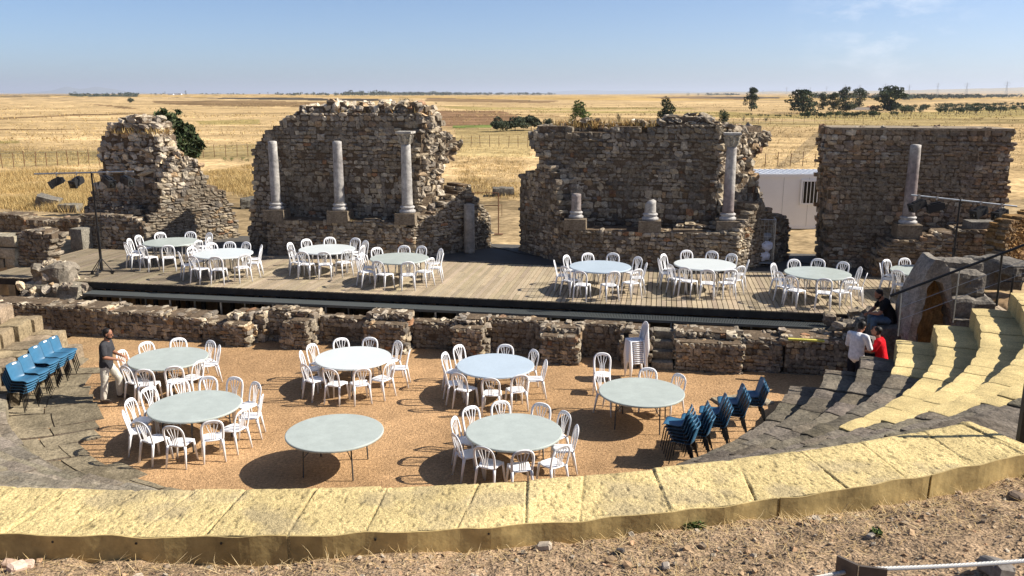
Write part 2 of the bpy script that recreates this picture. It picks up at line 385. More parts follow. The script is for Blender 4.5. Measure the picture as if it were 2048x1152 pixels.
PATCH = [
 ('pale', [(-900, 188.2), (3000, 188.2), (3000, 196), (1500, 201), (1000, 199), (600, 194.5), (-900, 194)]),
 ('dark', [(-600, 189.2), (150, 189.7), (270, 191.2), (120, 191.3), (-600, 190.6)]), ('wood', [(140, 190.4), (275, 190.6), (275, 193.4), (145, 193)]),
 ('dark', [(-700, 193.4), (120, 192.6), (0, 194.4), (-700, 195)]),
 ('dark', [(350, 195.3), (560, 195), (760, 199), (760, 203), (560, 200.5)]), ('brown', [(855, 196.4), (960, 198.6), (1130, 202.3), (1080, 205), (900, 203.4), (850, 202)]),
 ('brown', [(300, 203), (520, 201), (700, 207), (720, 222), (520, 215), (330, 210)]), ('red', [(862, 221), (1000, 221), (1070, 246), (1010, 259), (880, 254)]),
 ('olive', [(855, 212), (1000, 214), (1380, 216), (1400, 219.5), (950, 219)]), ('brown', [(930, 226), (1120, 233), (1120, 235.5), (930, 228)]),
 ('olive', [(1060, 222), (1500, 226), (1500, 231), (1060, 226)]),
 ('green', [(905, 252), (985, 252.5), (985, 258), (905, 258)]), ('brown', [(130, 206.4), (240, 212.5), (300, 216.6), (360, 221), (240, 214.6)]),
 ('brown', [(-200, 239), (0, 236), (140, 230), (290, 227), (290, 228.6), (140, 232.5), (0, 239), (-200, 242)]),
 ('olive', [(390, 243), (520, 240), (520, 250), (400, 252)]), ('brown', [(-200, 258), (60, 259), (200, 262), (60, 261.5), (-200, 261)]),
 ('brown', [(1290, 193.6), (1500, 192.4), (1575, 196), (1500, 199), (1330, 197)]), ('dark', [(1400, 194.2), (1560, 194.6), (1560, 197.6), (1440, 197)]),
 ('olive', [(1400, 231), (1600, 229.5), (2500, 205), (2500, 230), (1700, 240), (1400, 235)]),
 ('grassy', [(1380, 246), (2500, 226), (2500, 240), (1480, 256), (1380, 256)]),
 ('track', [(1640, 262), (1668, 268), (1575, 345), (1530, 345)]), ('pale', [(1500, 258), (2500, 242), (2500, 420), (1500, 420)]),
 ('track', [(1640, 262), (1668, 268), (1590, 330), (1540, 345)]),
 ('grassy', [(-300, 312), (200, 303), (520, 290), (520, 318), (200, 330), (-300, 345)]), ('grassy', [(910, 258), (1060, 262), (1060, 320), (910, 318)]),
 ('olive', [(-200, 286), (40, 284), (40, 290), (-200, 294)]),
 ('track', [(-700, 418), (2500, 400), (2500, 620), (-700, 620)]),
]
FIELD = {k: tuple(.84 * np.array(v)) for k, v in FIELD.items()}
colg = np.zeros((X.size, 3)); colg[:] = FIELD['gold']
xf, yf = X.ravel(), Y.ravel()
sf, tf = st_arr(xf, yf)
for key, pl in PATCH:
    w = np.array([U(px, py, 1.0)[:2] if py > 188.1 else U(px, 188.1, 1.0)[:2] for px, py in pl])
    jx = vnoise(np.stack([xf * .05, yf * .012, 0 * xf], 1), 8, 3) * .022
    k = inside(w, xf * (1 + jx), yf * (1 + jx)) & (yf > 5)
    colg[k] = FIELD[key]
rowsn = vnoise(np.stack([sf * .02, tf * .16, 0 * sf], 1), 2, 4)
colg *= np.clip(1 + .30 * rowsn, .5, 1.4)[:, None]
near = (tf < 4) & (np.hypot(xf, yf) < 60)
colg[near] = np.array((.30, .205, .12)) * (1 + .1 * vnoise(np.stack([xf, yf, 0 * xf], 1)[near], 6, 3, .6))[:, None]
mb = MB(); mb.grid(np.stack([X.ravel(), Y.ravel(), Z], 1).reshape(*X.shape, 3), col=colg.reshape(*X.shape, 3))
g = mb.build('ground', 'field', smooth=True, kind='structure')

# near hillside, finer, on top of the ground sheet
ph = np.radians(np.arange(-128, -38, .14)); rr = np.concatenate([np.arange(16.30, 20.4, .035)])
PP, RRr = np.meshgrid(ph, rr, indexing='ij')
s_, t_ = CV[0] + RRr * np.cos(PP), CV[1] + RRr * np.sin(PP)
x_ = O[0] + s_ * E1[0] + t_ * E2[0]; y_ = O[1] + s_ * E1[1] + t_ * E2[1]
q = np.stack([x_.ravel(), y_.ravel(), 0 * x_.ravel()], 1)
def slope_extra(q): return .045 * vnoise(q, 21, 4, 1.1) + .018 * vnoise(q, 22, 3, 7.)
kk = sstep(-6.5, 1.5, t_.ravel())
hz = hill_z(RRr.ravel()) * (1 - kk) + 1.08 * kk
zz = hz + .02 + slope_extra(q)
ce = np.array((.315, .222, .138)) * (1 + .16 * vnoise(q, 31, 4, .9) + .1 * vnoise(q, 32, 3, 5.))[:, None]
mb = MB(); mb.grid(np.stack([q[:, 0], q[:, 1], zz], 1).reshape(*x_.shape, 3), col=ce.reshape(*x_.shape, 3))
mb.build('hillside_path', 'earth', smooth=True, kind='structure')
def hill_at(x, y):
    s, t = ST((x, y)); rho = math.hypot(s - CV[0], t - CV[1]); k = float(sstep(-6.5, 1.5, t))
    return float(hill_z(rho) * (1 - k) + 1.08 * k + .02 + slope_extra(np.array([[x, y, 0.]]))[0])
def hill_px(px, py):
    z = 3.8
    for _ in range(12):
        P_ = U(px, py, z); z = .5 * z + .5 * hill_at(P_[0], P_[1])
    return np.array([P_[0], P_[1], hill_at(P_[0], P_[1])])

# orchestra gravel
gs = np.arange(.9, 22.9, .09); gt = np.arange(-12.6, -.85, .09)
S_, T_ = np.meshgrid(gs, gt, indexing='ij')
rho = np.hypot(S_ - CV[0], T_ - CV[1])
x_ = O[0] + S_ * E1[0] + T_ * E2[0]; y_ = O[1] + S_ * E1[1] + T_ * E2[1]
q = np.stack([x_.ravel(), y_.ravel(), 0 * x_.ravel()], 1)
zz = .012 * vnoise(q, 41, 3, 1.1) + .008 * vnoise(q, 42, 2, 6.)
cg = np.array((.405, .252, .130)) * (1 + .15 * vnoise(q, 43, 4, .45) + .09 * vnoise(q, 44, 3, 3.) + .10 * np.clip(vnoise(q * [.35, 1.5, 1], 46, 3, 1.4) - .15, 0, 1))[:, None]
lft = sstep(.0, 1.0, vnoise(q, 45, 3, .8) + (6.7 - S_.ravel()) * .35 - 1.1)[:, None]
cg = cg * (1 - .25 * lft) + np.array((.36, .28, .15)) * .25 * lft
mb = MB(); mb.grid(np.stack([q[:, 0], q[:, 1], zz], 1).reshape(*x_.shape, 3), col=cg.reshape(*x_.shape, 3))
mb.build('gravel_floor', 'gravel', smooth=True, kind='structure')

# distant ridges
def ridge(name, dist, x0, x1, prof, depth, col):
    n = 90; xs = np.linspace(x0, x1, n); mb_ = MB()
    hgt = np.interp(xs, [p[0] for p in prof], [p[1] for p in prof])
    rows = []
    for k_, f in enumerate((0, .35, .7, 1., .6, 0)):
        d = dist + (k_ - 3) * depth
        row = []
        for xx, hp in zip(xs, hgt):
            X_ = (xx - 1024) / F_PX * d * _c
            zt = CAM_H + (187.7 - hp) / F_PX * dist
            row.append((X_, d, -20 + (zt + 20) * f))
        row = np.array(row); row[:, 2] += np.where(f > 0, 1, 0) * vnoise(row / (dist * .012), 7 + k_, 3) * dist * .0004 * f
        rows.append(row)
    mb_.grid(np.array(rows), col=col); return mb_.build(name, 'field', smooth=True, kind='structure')
ridge('mountain_ridge', 26000, 20, 330, [(20, 189), (60, 186), (100, 182.5), (135, 174.5), (160, 179.5), (195, 175), (225, 179), (255, 184), (330, 189)], 900, (.16, .17, .12))
ridge('mountain_ridge', 30000, 1040, 1700, [(1040, 189), (1100, 184), (1170, 179.6), (1210, 181.5), (1290, 180.4), (1400, 183), (1560, 180), (1700, 186)], 900, (.16, .17, .12))
ridge('low_hills', 9500, 1200, 2700, [(1200, 189), (1330, 186), (1500, 183), (1700, 181.5), (1880, 178), (2050, 174), (2300, 172), (2700, 174)], 420, (.36, .29, .16))
ridge('low_hills', 7000, 1480, 2700, [(1480, 190), (1600, 185.6), (1780, 184.2), (1960, 181.5), (2100, 180), (2700, 178)], 300, (.42, .32, .18))

# ================================================================== STAGE
bs = HS
def Z3(x, y, t): return Ut(x, y, t)
deck = thing('stage_deck', 'weathered timber stage deck of narrow boards running back to the ruined walls', 'stage', W(11, 2.4, HS))
def rel(o, p): return np.asarray(p, float) - np.array(o.location)
mb = MB(); u = -3.49; 
while u < 26.6:
    w = .138; segs = [0.0]
    tb = 5.05
    if 9.2 < u < 14.2: tb = 5.0
    cuts = sorted(RNG.uniform(.5, max(.6, tb - .4), 1)) if tb > 2.5 else []
    edges = [0.0, *cuts, tb]
    for a, b in zip(edges[:-1], edges[1:]):
        c = np.array((.365, .295, .20)) * RNG.uniform(.78, 1.12) * np.array((1, RNG.uniform(.97, 1.02), RNG.uniform(.95, 1.05)))
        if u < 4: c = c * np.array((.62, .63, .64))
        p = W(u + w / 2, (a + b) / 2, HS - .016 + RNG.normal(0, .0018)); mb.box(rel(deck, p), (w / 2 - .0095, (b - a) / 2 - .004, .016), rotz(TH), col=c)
    u += w
mb.build('boards', 'wood', deck)
mb = MB(); p = W(11.56, .03, HS - .125); mb.box(rel(deck, p), (15.05, .025, .09), rotz(TH)); mb.build('front_beam', 'fascia', deck)
mb = MB()
for tt in np.arange(.4, 5, .8): mb.box(rel(deck, W(11.56, tt, HS - .11)), (15.0, .04, .07), rotz(TH))
for ss in np.arange(-2.6, 26.5, 1.6):
    for tt in (.45, 2.2, 4.2): mb.box(rel(deck, W(ss, tt, .02)), (.05, .05, 1.08), rotz(TH))
mb.build('joist', 'fascia', deck)
for (a0, a1) in ((9.3, 14.5), (20.0, 24.5), (-1.4, 4.1)):
    mb = MB(); mb.box(rel(deck, W((a0 + a1) / 2, 6.88, HS - .03)), ((a1 - a0) / 2, 1.82, .042), rotz(TH)); mb.build('plywood_cover', 'carpet', deck)

walk = thing('grating_walkway', 'steel grating walkway along the front of the stage above the dark trench', 'walkway', W(11.2, -.28, .93))
mb = MB(); G0, G1 = .45, 22.8
for tt in (-.54, -.02): mb.box(rel(walk, W((G0 + G1) / 2, tt, .93)), ((G1 - G0) / 2, .018, .035), rotz(TH))
mb.build('edge_beam', 'grate', walk)
mb = MB()
for ss in np.arange(G0, G1, .042): mb.box(rel(walk, W(ss, -.28, .945)), (.0125, .245, .014), rotz(TH))
for tt in (-.45, -.34, -.23, -.12): mb.box(rel(walk, W((G0 + G1) / 2, tt, .935)), ((G1 - G0) / 2, .004, .012), rotz(TH))
mb.build('grating', 'grate', walk)
for i, ss in enumerate(np.arange(1.7, 22.6, 1.62)):
    for tt in (-.53, -.05):
        mb = MB(); mb.box(rel(walk, W(ss + (.5 if tt > -.3 else 0), tt, -.1)), (.022, .022, .99), rotz(TH)); mb.build('leg', 'zinc', walk)

# ================================================================== SCAENAE FRONS
def wallthing(name, label, s, t, z=1.0): return thing(name, label, 'ruined wall', W(s, t, z))
def wpart(root, name, fn):
    mb = MB(); fn(mb); mb.v = [v - np.array(root.location) for v in mb.v]; return mb.build(name, 'stone', root)
BZ = 1.02
# --- wall one, far left
w1 = wallthing('rubble_wall', 'tapering heap-like ruined rubble wall at the far left behind the stage', -2, 6)
A, B = (-5.0, 6.5), (1.0, 6.5)
out1 = [(158, 520), (160, 440), (168, 415), (189, 378), (202, 346), (203, 321), (198, 282), (215, 258), (236, 241), (258, 232), (291, 236), (326, 239, 1), (347, 249, 1), (349, 266, 1), (356, 281, 1), (356, 306, 1), (352, 345, 1), (345, 420, 1), (330, 520, 1)]
def f(mb):
    p = px_poly(A, B, out1, BZ, 1.3)
    lo = [(u, min(z, 3.3)) for u, z in p]
    masonry(mb, A, B, 1.3, lo, rough=.035)
    hi = [(u, max(z, 3.25)) for u, z in p]
    masonry(mb, A, B, 1.3, hi, course=(.14, .24), width=(.22, .5), rough=.10, rubble=.22, bright=1.12)
wpart(w1, 'core', f)
def f(mb):
    p = px_poly((-4.6, 5.45), (-1.25, 5.4), [(158, 520), (160, 429), (200, 430), (246, 432), (265, 438), (281, 443), (293, 452), (293, 520)], BZ)
    masonry(mb, (-4.6, 5.45), (-1.25, 5.4), 1.0, p, rough=.03)
    p = px_poly((-4.0, 6.0), (-1.0, 6.0), [(205, 440), (212, 420), (240, 414), (262, 416), (285, 426), (292, 440)])
    masonry(mb, (-4.0, 6.0), (-1.0, 6.0), .5, p, course=(.12, .2), rough=.05, rubble=.15)
wpart(w1, 'podium', f)
def f(mb):
    A, B = (-1.3, 5.42), (1.0, 8.5)
    p = px_poly(A, B, [(291, 520), (291, 452), (300, 436), (318, 418), (322, 370), (330, 345), (345, 322), (358, 312), (376, 322), (392, 330), (403, 338), (411, 354), (417, 374), (438, 378), (449, 384), (462, 410), (469, 430), (475, 446), (479, 480), (479, 520)], BZ)
    masonry(mb, A, B, 1.2, p, course=(.09, .16), width=(.18, .45), rough=.028, holes=[(Uplane(372, 396, A, B)[0], Uplane(372, 396, A, B)[1], .16, .12)])
    p = [(u + .1, z + .02) for u, z in px_poly(A, B, [(335, 330), (343, 314), (356, 306), (374, 317), (390, 325), (401, 334), (398, 342), (380, 336), (355, 330)])]
    masonry(mb, A, B, 1.3, p, course=(.14, .22), rough=.08, rubble=.25, bright=1.1)
wpart(w1, 'wing', f)

# --- wall two, left of centre
w2 = wallthing('rubble_wall', 'tall ruined rubble wall left of centre with three marble columns on its ledge', 6.5, 6)
A, B = (2.4, 6.1), (10.4, 6.1)
out2 = [(497, 520), (499, 440), (503, 405), (508, 380), (506, 340), (504, 300), (510, 288), (517, 284), (524, 268), (530, 262), (541, 258), (560, 248), (574, 238), (581, 229), (660, 227), (740, 229), (830, 229), (862, 232), (866, 246), (846, 300), (838, 360), (836, 440), (828, 520)]
H2 = [(Uplane(x, y, A, B)[0], Uplane(x, y, A, B)[1], .15, .14) for x, y in ((636, 259), (720, 257), (812, 258), (560, 305), (640, 307), (708, 310), (640, 396), (720, 344), (800, 343))]
def f(mb):
    p = px_poly(A, B, out2, BZ)
    masonry(mb, A, B, 1.5, p, rough=.034, holes=H2, course=(.12, .21), width=(.16, .4))
wpart(w2, 'main_face', f)
def f(mb):
    A2, B2 = (2.4, 6.35), (10.4, 6.35)
    p = px_poly(A2, B2, [(583, 240), (592, 222), (600, 212), (640, 211), (662, 206), (685, 206), (694, 212), (720, 208), (745, 211), (762, 208), (790, 212), (815, 206), (838, 210), (850, 217), (860, 228), (858, 240)])
    masonry(mb, A2, B2, 1.15, p, course=(.14, .22), width=(.2, .42), rough=.12, rubble=.4, bright=1.45, layer=.28)
wpart(w2, 'rubble_top', f)
def f(mb):
    A2, B2 = (3.92, 5.1), (9.08, 5.18)
    p = px_poly(A2, B2, [(538, 530), (538, 442), (572, 440), (600, 441), (660, 446), (712, 443), (740, 441), (795, 448), (827, 454), (828, 530)], BZ)
    masonry(mb, A2, B2, .95, p, rough=.026, course=(.10, .19), width=(.15, .36))
wpart(w2, 'podium', f)
def f(mb):
    A2, B2 = (9.1, 5.2), (11.35, 7.95)
    p = px_poly(A2, B2, [(826, 530), (827, 452), (838, 436), (858, 430), (880, 418), (893, 404), (906, 392), (918, 384), (928, 372), (943, 370), (946, 386), (955, 396), (967, 411), (978, 424), (984, 434), (984, 530)], BZ)
    masonry(mb, A2, B2, 1.1, p, course=(.09, .17), width=(.16, .42), rough=.03)
wpart(w2, 'wing', f)
def f(mb):
    A2, B2 = (9.45, 6.15), (11.6, 8.9)
    p = px_poly(A2, B2, [(838, 446), (836, 400), (838, 330), (842, 260), (848, 236), (866, 242), (872, 252), (888, 262), (905, 271), (926, 286), (922, 296), (909, 312), (896, 328), (884, 336), (886, 350), (892, 362), (888, 376), (893, 392), (880, 412), (868, 428)])
    masonry(mb, A2, B2, 1.2, p, course=(.13, .22), width=(.2, .45), rough=.13, rubble=.3, bright=1.25)
wpart(w2, 'broken_core', f)

# --- wall three, right of centre
w3 = wallthing('rubble_wall', 'broad dark ruined rubble wall right of centre with one full column and two stumps', 17, 6)
A, B = (12.4, 6.2), (21.6, 6.2)
out3 = [(1092, 530), (1090, 430), (1086, 350), (1079, 326), (1068, 305), (1062, 289), (1059, 263), (1080, 257), (1095, 254), (1130, 258), (1165, 263), (1211, 261), (1262, 258), (1297, 262), (1316, 258), (1322, 250), (1430, 250), (1442, 254), (1436, 290), (1440, 340), (1434, 400), (1440, 470), (1470, 530)]
H3 = [(Uplane(x, y, A, B)[0], Uplane(x, y, A, B)[1], .14, .13) for x, y in ((1162, 313), (1312, 313), (1186, 379), (1312, 380), (1240, 330), (1396, 312))]
def f(mb):
    masonry(mb, A, B, 1.7, px_poly(A, B, out3, BZ), rough=.038, holes=H3, course=(.11, .21), width=(.16, .42), bright=.9)
wpart(w3, 'main_face', f)
def f(mb):
    A2, B2 = (12.4, 6.35), (21.6, 6.35)
    p = px_poly(A2, B2, [(1316, 262), (1322, 246), (1334, 237), (1350, 233), (1372, 237), (1386, 233), (1402, 238), (1420, 236), (1436, 244), (1444, 254), (1440, 264)])
    masonry(mb, A2, B2, 1.3, p, course=(.14, .22), width=(.2, .42), rough=.12, rubble=.35, bright=1.1, layer=.3)
    A3, B3 = (12.4, 6.9), (21.6, 6.9)
    p = px_poly(A3, B3, [(1100, 262), (1108, 248), (1150, 246), (1185, 243), (1200, 249), (1260, 247), (1300, 246), (1325, 250), (1325, 262)])
    masonry(mb, A3, B3, 1.0, p, course=(.12, .2), rough=.12, rubble=.4, bright=1.2, layer=.3)
wpart(w3, 'rubble_top', f)
def f(mb):
    A2, B2 = (14.42, 5.05), (20.0, 4.78)
    p = px_poly(A2, B2, [(1134, 545), (1134, 464), (1180, 463), (1230, 466), (1285, 467), (1350, 465), (1420, 468), (1473, 470), (1474, 560)], BZ)
    masonry(mb, A2, B2, 1.1, p, rough=.026, course=(.10, .19), width=(.15, .36), bright=.92)
    A3, B3 = (14.42, 5.8), (20.0, 5.6)
    p = px_poly(A3, B3, [(1350, 462), (1352, 450), (1380, 449), (1430, 452), (1434, 464)])
    masonry(mb, A3, B3, .4, p, rough=.03)
wpart(w3, 'podium', f)
def f(mb):
    A2, B2 = (12.4, 7.55), (14.45, 5.1)
    p = px_poly(A2, B2, [(1039, 530), (1038, 420), (1040, 350), (1054, 345), (1069, 341), (1076, 328), (1086, 322), (1100, 330), (1108, 360), (1112, 400), (1124, 440), (1136, 462), (1136, 545)], BZ)
    masonry(mb, A2, B2, 1.2, p, course=(.10, .18), width=(.16, .4), rough=.03, bright=.85)
wpart(w3, 'wing', f)
def f(mb):
    A2, B2 = (19.3, 6.15), (21.6, 8.9)
    p = px_poly(A2, B2, [(1432, 480), (1436, 400), (1440, 330), (1436, 270), (1442, 250), (1458, 250), (1491, 254), (1524, 258), (1545, 267), (1537, 283), (1521, 302), (1510, 313), (1507, 330), (1513, 350), (1519, 372), (1522, 408), (1500, 440), (1480, 480)])
    masonry(mb, A2, B2, 1.2, p, course=(.13, .23), width=(.2, .42), rough=.15, rubble=.3, bright=1.15)
wpart(w3, 'broken_core', f)
def f(mb):
    A2, B2 = (20.0, 4.8), (22.0, 7.5)
    p = px_poly(A2, B2, [(1472, 560), (1473, 470), (1496, 440), (1512, 414), (1522, 407), (1541, 417), (1548, 430), (1560, 432), (1579, 436), (1580, 470), (1575, 530)], BZ)
    masonry(mb, A2, B2, 1.1, p, course=(.09, .17), width=(.16, .42), rough=.03, bright=.9)
wpart(w3, 'lower_wing', f)

# --- wall four, rebuilt
w4 = wallthing('rebuilt_wall', 'flat-topped rebuilt brown stone wall at the right with a single column', 25.6, 6.3)
PAL4 = np.array([(.20, .155, .115), (.25, .19, .13), (.29, .23, .16), (.16, .125, .095), (.24, .165, .10), (.22, .14, .085), (.31, .27, .21)])
PW4 = np.array([.22, .2, .12, .16, .12, .08, .10])
def f(mb):
    A, B = (22.0, 6.3), (29.6, 6.3)
    p = px_poly(A, B, [(1655, 560), (1656, 420), (1658, 257), (2028, 263), (2022, 330), (2014, 400), (2004, 440), (2000, 560)], BZ)
    masonry(mb, A, B, 2.1, p, rough=.022, course=(.10, .18), width=(.16, .42), pal=PAL4, w=PW4)
wpart(w4, 'main_face', f)
def f(mb):
    z0 = Ut(1800, 260, 6.3)[2]
    mb.box(W(25.52, 7.3, z0 + .03), (2.72, 1.03, .035), rotz(TH), col=(.27, .22, .16))
wpart(w4, 'mortar_capping', f)
def f(mb):
    A, B = (24.2, 4.95), (28.6, 4.95)
    p = px_poly(A, B, [(1742, 600), (1748, 530), (1770, 490), (1792, 479), (1838, 479), (1900, 464), (1978, 462), (1980, 600)], BZ)
    masonry(mb, A, B, 1.4, p, rough=.03, course=(.10, .19), width=(.16, .4), pal=PAL4, w=PW4)
    A, B = (27.7, 5.6), (29.4, 5.9)
    p = px_poly(A, B, [(1975, 560), (1976, 470), (2000, 466), (2012, 476), (2012, 560)], BZ)
    masonry(mb, A, B, .8, p, rough=.05, pal=PAL4, w=PW4)
wpart(w4, 'podium', f)
mb = MB(); mb.box((0, 0, .3), (.5, .32, .3), taper=.94, col=(.2, .185, .16)); bo = mb.build('stone_block', M['grey_tier'], loc=W(27.35, 5.4, 2.43)); bo.rotation_euler.z = TH + .1
tag(bo, 'squared grey stone block on the ledge of the rebuilt wall, behind the spotlights', 'stone block')

# ================================================================== COLUMNS
def column(label, px_top, px_base, t, zp, r, cap=False, stump=False, hue=0, plinth_h=.40, name='marble_column', broken=0.):
    r = r * .93
    s, _, zb = Ut(px_base[0], px_base[1], t); _, _, zt = Ut(px_top[0], px_top[1], t)
    o = thing(name, label, 'column', W(s, t, zp), TH)
    zb = zb - zp; zt = zt - zp
    mb = MB()
    mb.box((0, 0, (zb - .0) / 2 - .002), (.37, .37, zb / 2), col=(.20, .16, .115), taper=.97); mb.build('plinth', 'grey_tier', o)
    mb = MB(); c = (.44, .42, .40)
    mb.lathe([(r * 1.5, zb), (r * 1.55, zb + .05), (r * 1.5, zb + .09), (r * 1.22, zb + .11), (r * 1.2, zb + .15), (r * 1.38, zb + .17), (r * 1.4, zb + .21), (r * 1.15, zb + .24)], n=24, col=c, wob=.012); mb.build('base', 'marble', o, smooth=True)
    z0 = zb + .235; z1 = zt - (.42 if cap else 0)
    zs = np.linspace(z0, z1, 22 if not stump else 8)
    prof = [(r * (1.08 if k == 0 else 1.02 - .16 * ((z - z0) / max(2.4, z1 - z0)) ** 1.4), z) for k, z in enumerate(zs)]
    prof.append((r * .5, z1 + .02 + broken)) if not cap else None
    mb = MB(); mb.lathe(prof, n=24, wob=.016)
    v = mb.v[0]; nz = vnoise(v * np.array([1, 1, .5]) + hue * 7, 3 + int(hue * 10), 4, 1.7)
    a = np.array((.50, .475, .43)); b = np.array((.24, .195, .185)) if hue > .3 else np.array((.30, .28, .27))
    k = np.clip(.42 + .75 * nz + (.22 if hue > .3 else -.08), 0, 1)[:, None]; mb.c[0] = a * (1 - k) + b * k
    if broken: mb.v[0][:, 2] += (v[:, 2] > z1 - .08) * (v[:, 0] / r) * broken
    mb.build('shaft', 'marble', o, smooth=True)
    if cap:
        mb = MB(); zc = z1
        mb.lathe([(r * .95, zc), (r * 1.0, zc + .03), (r * .92, zc + .05), (r * 1.0, zc + .12), (r * 1.22, zc + .19), (r * 1.02, zc + .2), (r * 1.15, zc + .28), (r * 1.45, zc + .35), (r * 1.2, zc + .36)], n=24, col=(.42, .38, .31), wob=.05)
        for k in range(8):
            a = k * math.pi / 4 + .2
            for (rr_, zz_, hh) in ((1.02, .10, .07), (1.2, .24, .07)):
                mb.box((r * rr_ * math.cos(a), r * rr_ * math.sin(a), zc + zz_), (.045, .035, hh), rotz(a) @ euler(0, .35, 0), col=(.42, .38, .31))
        mb.box((0, 0, zc + .395), (r * 1.5, r * 1.5, .035), col=(.46, .43, .38))
        mb.build('capital', 'marble', o, smooth=False)
    return o
zp2 = 2.43
column('leftmost marble column shaft without capital, against the wall left of centre', (547, 283), (553, 418), 5.45, zp2, .185, hue=.1)
column('veined marble shaft without capital, middle of three on the wall left of centre', (675, 283), (680, 420), 5.45, zp2, .19, hue=.2)
column('grey marble column with carved capital on the wall left of centre', (808, 263), (815, 425), 5.45, zp2, .20, cap=True, hue=.3)
column('short broken violet marble column stump, left of two on the dark wall', (1152, 388), (1152, 436), 5.4, zp2, .17, stump=True, hue=.5, name='column_stump')
column('very short white column stump with sloping break in front of the dark wall', (1301, 405), (1300, 440), 5.3, zp2, .19, stump=True, hue=.15, name='column_stump', broken=.06)
column('tall violet marble column with capital at the right end of the dark wall', (1467, 266), (1455, 440), 5.35, zp2, .19, cap=True, hue=.6)
column('violet marble column shaft on the rebuilt wall at the right', (1831, 290), (1815, 447), 5.45, zp2 - .05, .19, hue=.7)
s0, _, z1 = Ut(941, 406, 7.0)
mb = MB(); mb.lathe([(.20, 0), (.20, .1), (.195, (z1 - HS) * .5), (.185, z1 - HS - .02), (.10, z1 - HS + .01)], n=22, col=(.34, .30, .25), wob=.02)
o = mb.build('column_drum', 'marble', smooth=True, loc=W(s0, 6.75, HS)); tag(o, 'plain grey column shaft standing on the stage floor beside the doorway gap', 'column')

# ================================================================== PULPITUM
pul = thing('pulpitum_wall', 'low crenellated rubble wall with niches between the gravel and the stage', 'low wall', W(11, -1.3, 0))
PB = -1.62
def xs(px, y=690): return ST(U(px, y, 0))[0]
segs = [  # px left, px right, front t, top z, kind
 (-150, 38, -1.60, .80), (38, 180, -1.60, .78), (180, 300, -1.60, .70), (300, 390, -1.60, .66), (390, 452, -1.58, .50), (452, 503, -1.90, .74), (503, 525, -1.40, .80), (525, 576, -1.15, .90), (576, 632, -1.85, .86), (632, 745, -1.15, .70), (745, 830, -1.78, .92),
 (830, 925, -1.15, .72), (925, 985, -1.80, .88), (985, 1098, -1.12, .90), (1098, 1168, -1.88, .80), (1168, 1246, -1.12, .90), (1246, 1302, -1.80, .84), (1347, 1468, -1.86, .84), (1468, 1540, -1.62, .78), (1540, 1700, -1.62, .92)]
for i, (a, b, tf_, zt) in enumerate(segs):
    sa, sb = xs(a), xs(b)
    def f(mb):
        n = 7; us = np.linspace(0, sb - sa, n)
        top = [(u, zt + RNG.normal(0, .02)) for u in us]
        p = [(0, -.05)] + top + [(sb - sa, -.05)]
        if tf_ < -1.7:   # buttress: lower front ledge, higher rubble behind
            pf = [(0, -.05)] + [(u, z - .10) for u, z in top] + [(sb - sa, -.05)]
            masonry(mb, (sa, tf_), (sb, tf_), .45, pf, course=(.07, .12), width=(.1, .26), rough=.012, layer=.22)
            pb = [(-.04, -.05)] + [(u, z + RNG.uniform(.02, .10)) for u, z in top] + [(sb - sa + .04, -.05)]
            masonry(mb, (sa, tf_ + .42), (sb, tf_ + .42), -.78 - tf_ - .42, pb, course=(.09, .15), width=(.12, .3), rough=.02, rubble=.05, bright=1.2, layer=.25)
        else:
            hl = []
            if tf_ > -1.2: hl = [((sb - sa) * .48, .33, .13, .10)]
            masonry(mb, (sa, tf_), (sb, tf_), max(.3, -.72 - tf_), p, course=(.08, .14), width=(.12, .32), rough=.02, holes=hl, rubble=0., layer=.25)
            pt = [(-.02, zt - .08)] + [(u, z + RNG.uniform(.0, .05)) for u, z in top] + [(sb - sa + .02, zt - .08)]
            masonry(mb, (sa, tf_ + .06), (sb, tf_ + .06), max(.3, -.78 - tf_), pt, course=(.07, .12), width=(.12, .3), rough=.03, rubble=.10, bright=1.25, layer=.22)
    mb = MB(); f(mb); mb.v = [v - np.array(pul.location) for v in mb.v]
    mb.build('wall_section' if tf_ > -1.7 else 'buttress', 'stone', pul)
# steps through the low wall
def rough_block(mb, c, h, rot, col, n=(6, 5, 4), amp=.02, seed=0, rnd=.12):
    """weathered ashlar block: a gridded box with rounded, worn faces"""
    c = np.asarray(c, float); h = np.asarray(h, float); rot = np.asarray(rot)
    for ax in range(3):
        b1, b2 = (ax + 1) % 3, (ax + 2) % 3
        a_, b_ = np.meshgrid(np.linspace(-1, 1, n[b1] + 1), np.linspace(-1, 1, n[b2] + 1), indexing='ij')
        for sg in (-1, 1):
            P_ = np.zeros((*a_.shape, 3)); P_[..., ax] = sg; P_[..., b1] = a_; P_[..., b2] = b_
            Q = P_.reshape(-1, 3)
            e_ = np.sort(np.abs(Q), 1); k = np.clip((e_[:, 1] - .75) / .25, 0, 1)
            V = Q * h
            V = V * (1 - (k ** 2)[:, None] * rnd * np.minimum(1, .12 / h))
            w_ = V @ rot.T + c
            d = np.stack([vnoise(w_, seed + k2, 3, 3.2) for k2 in range(3)], 1) * amp
            w_ = w_ + d
            cc = np.asarray(col) * (1 + .22 * vnoise(w_, seed + 9, 3, 1.5))[:, None]
            mb.grid(w_.reshape(*a_.shape, 3), col=cc.reshape(*a_.shape, 3))
def place_block(name, label, p, h, rz=0., col=(.24, .215, .175), amp=.02, seed=0, cat='stone block', rnd=.12, n=(6, 5, 4), group=None, mt='grey_tier', tilt=(0, 0)):
    mb = MB(); rough_block(mb, np.zeros(3), h, euler(tilt[0], tilt[1], rz), col, n, amp, seed + 50, rnd)
    o = mb.build(name, mt, smooth=False, loc=p); return tag(o, label, cat, group)
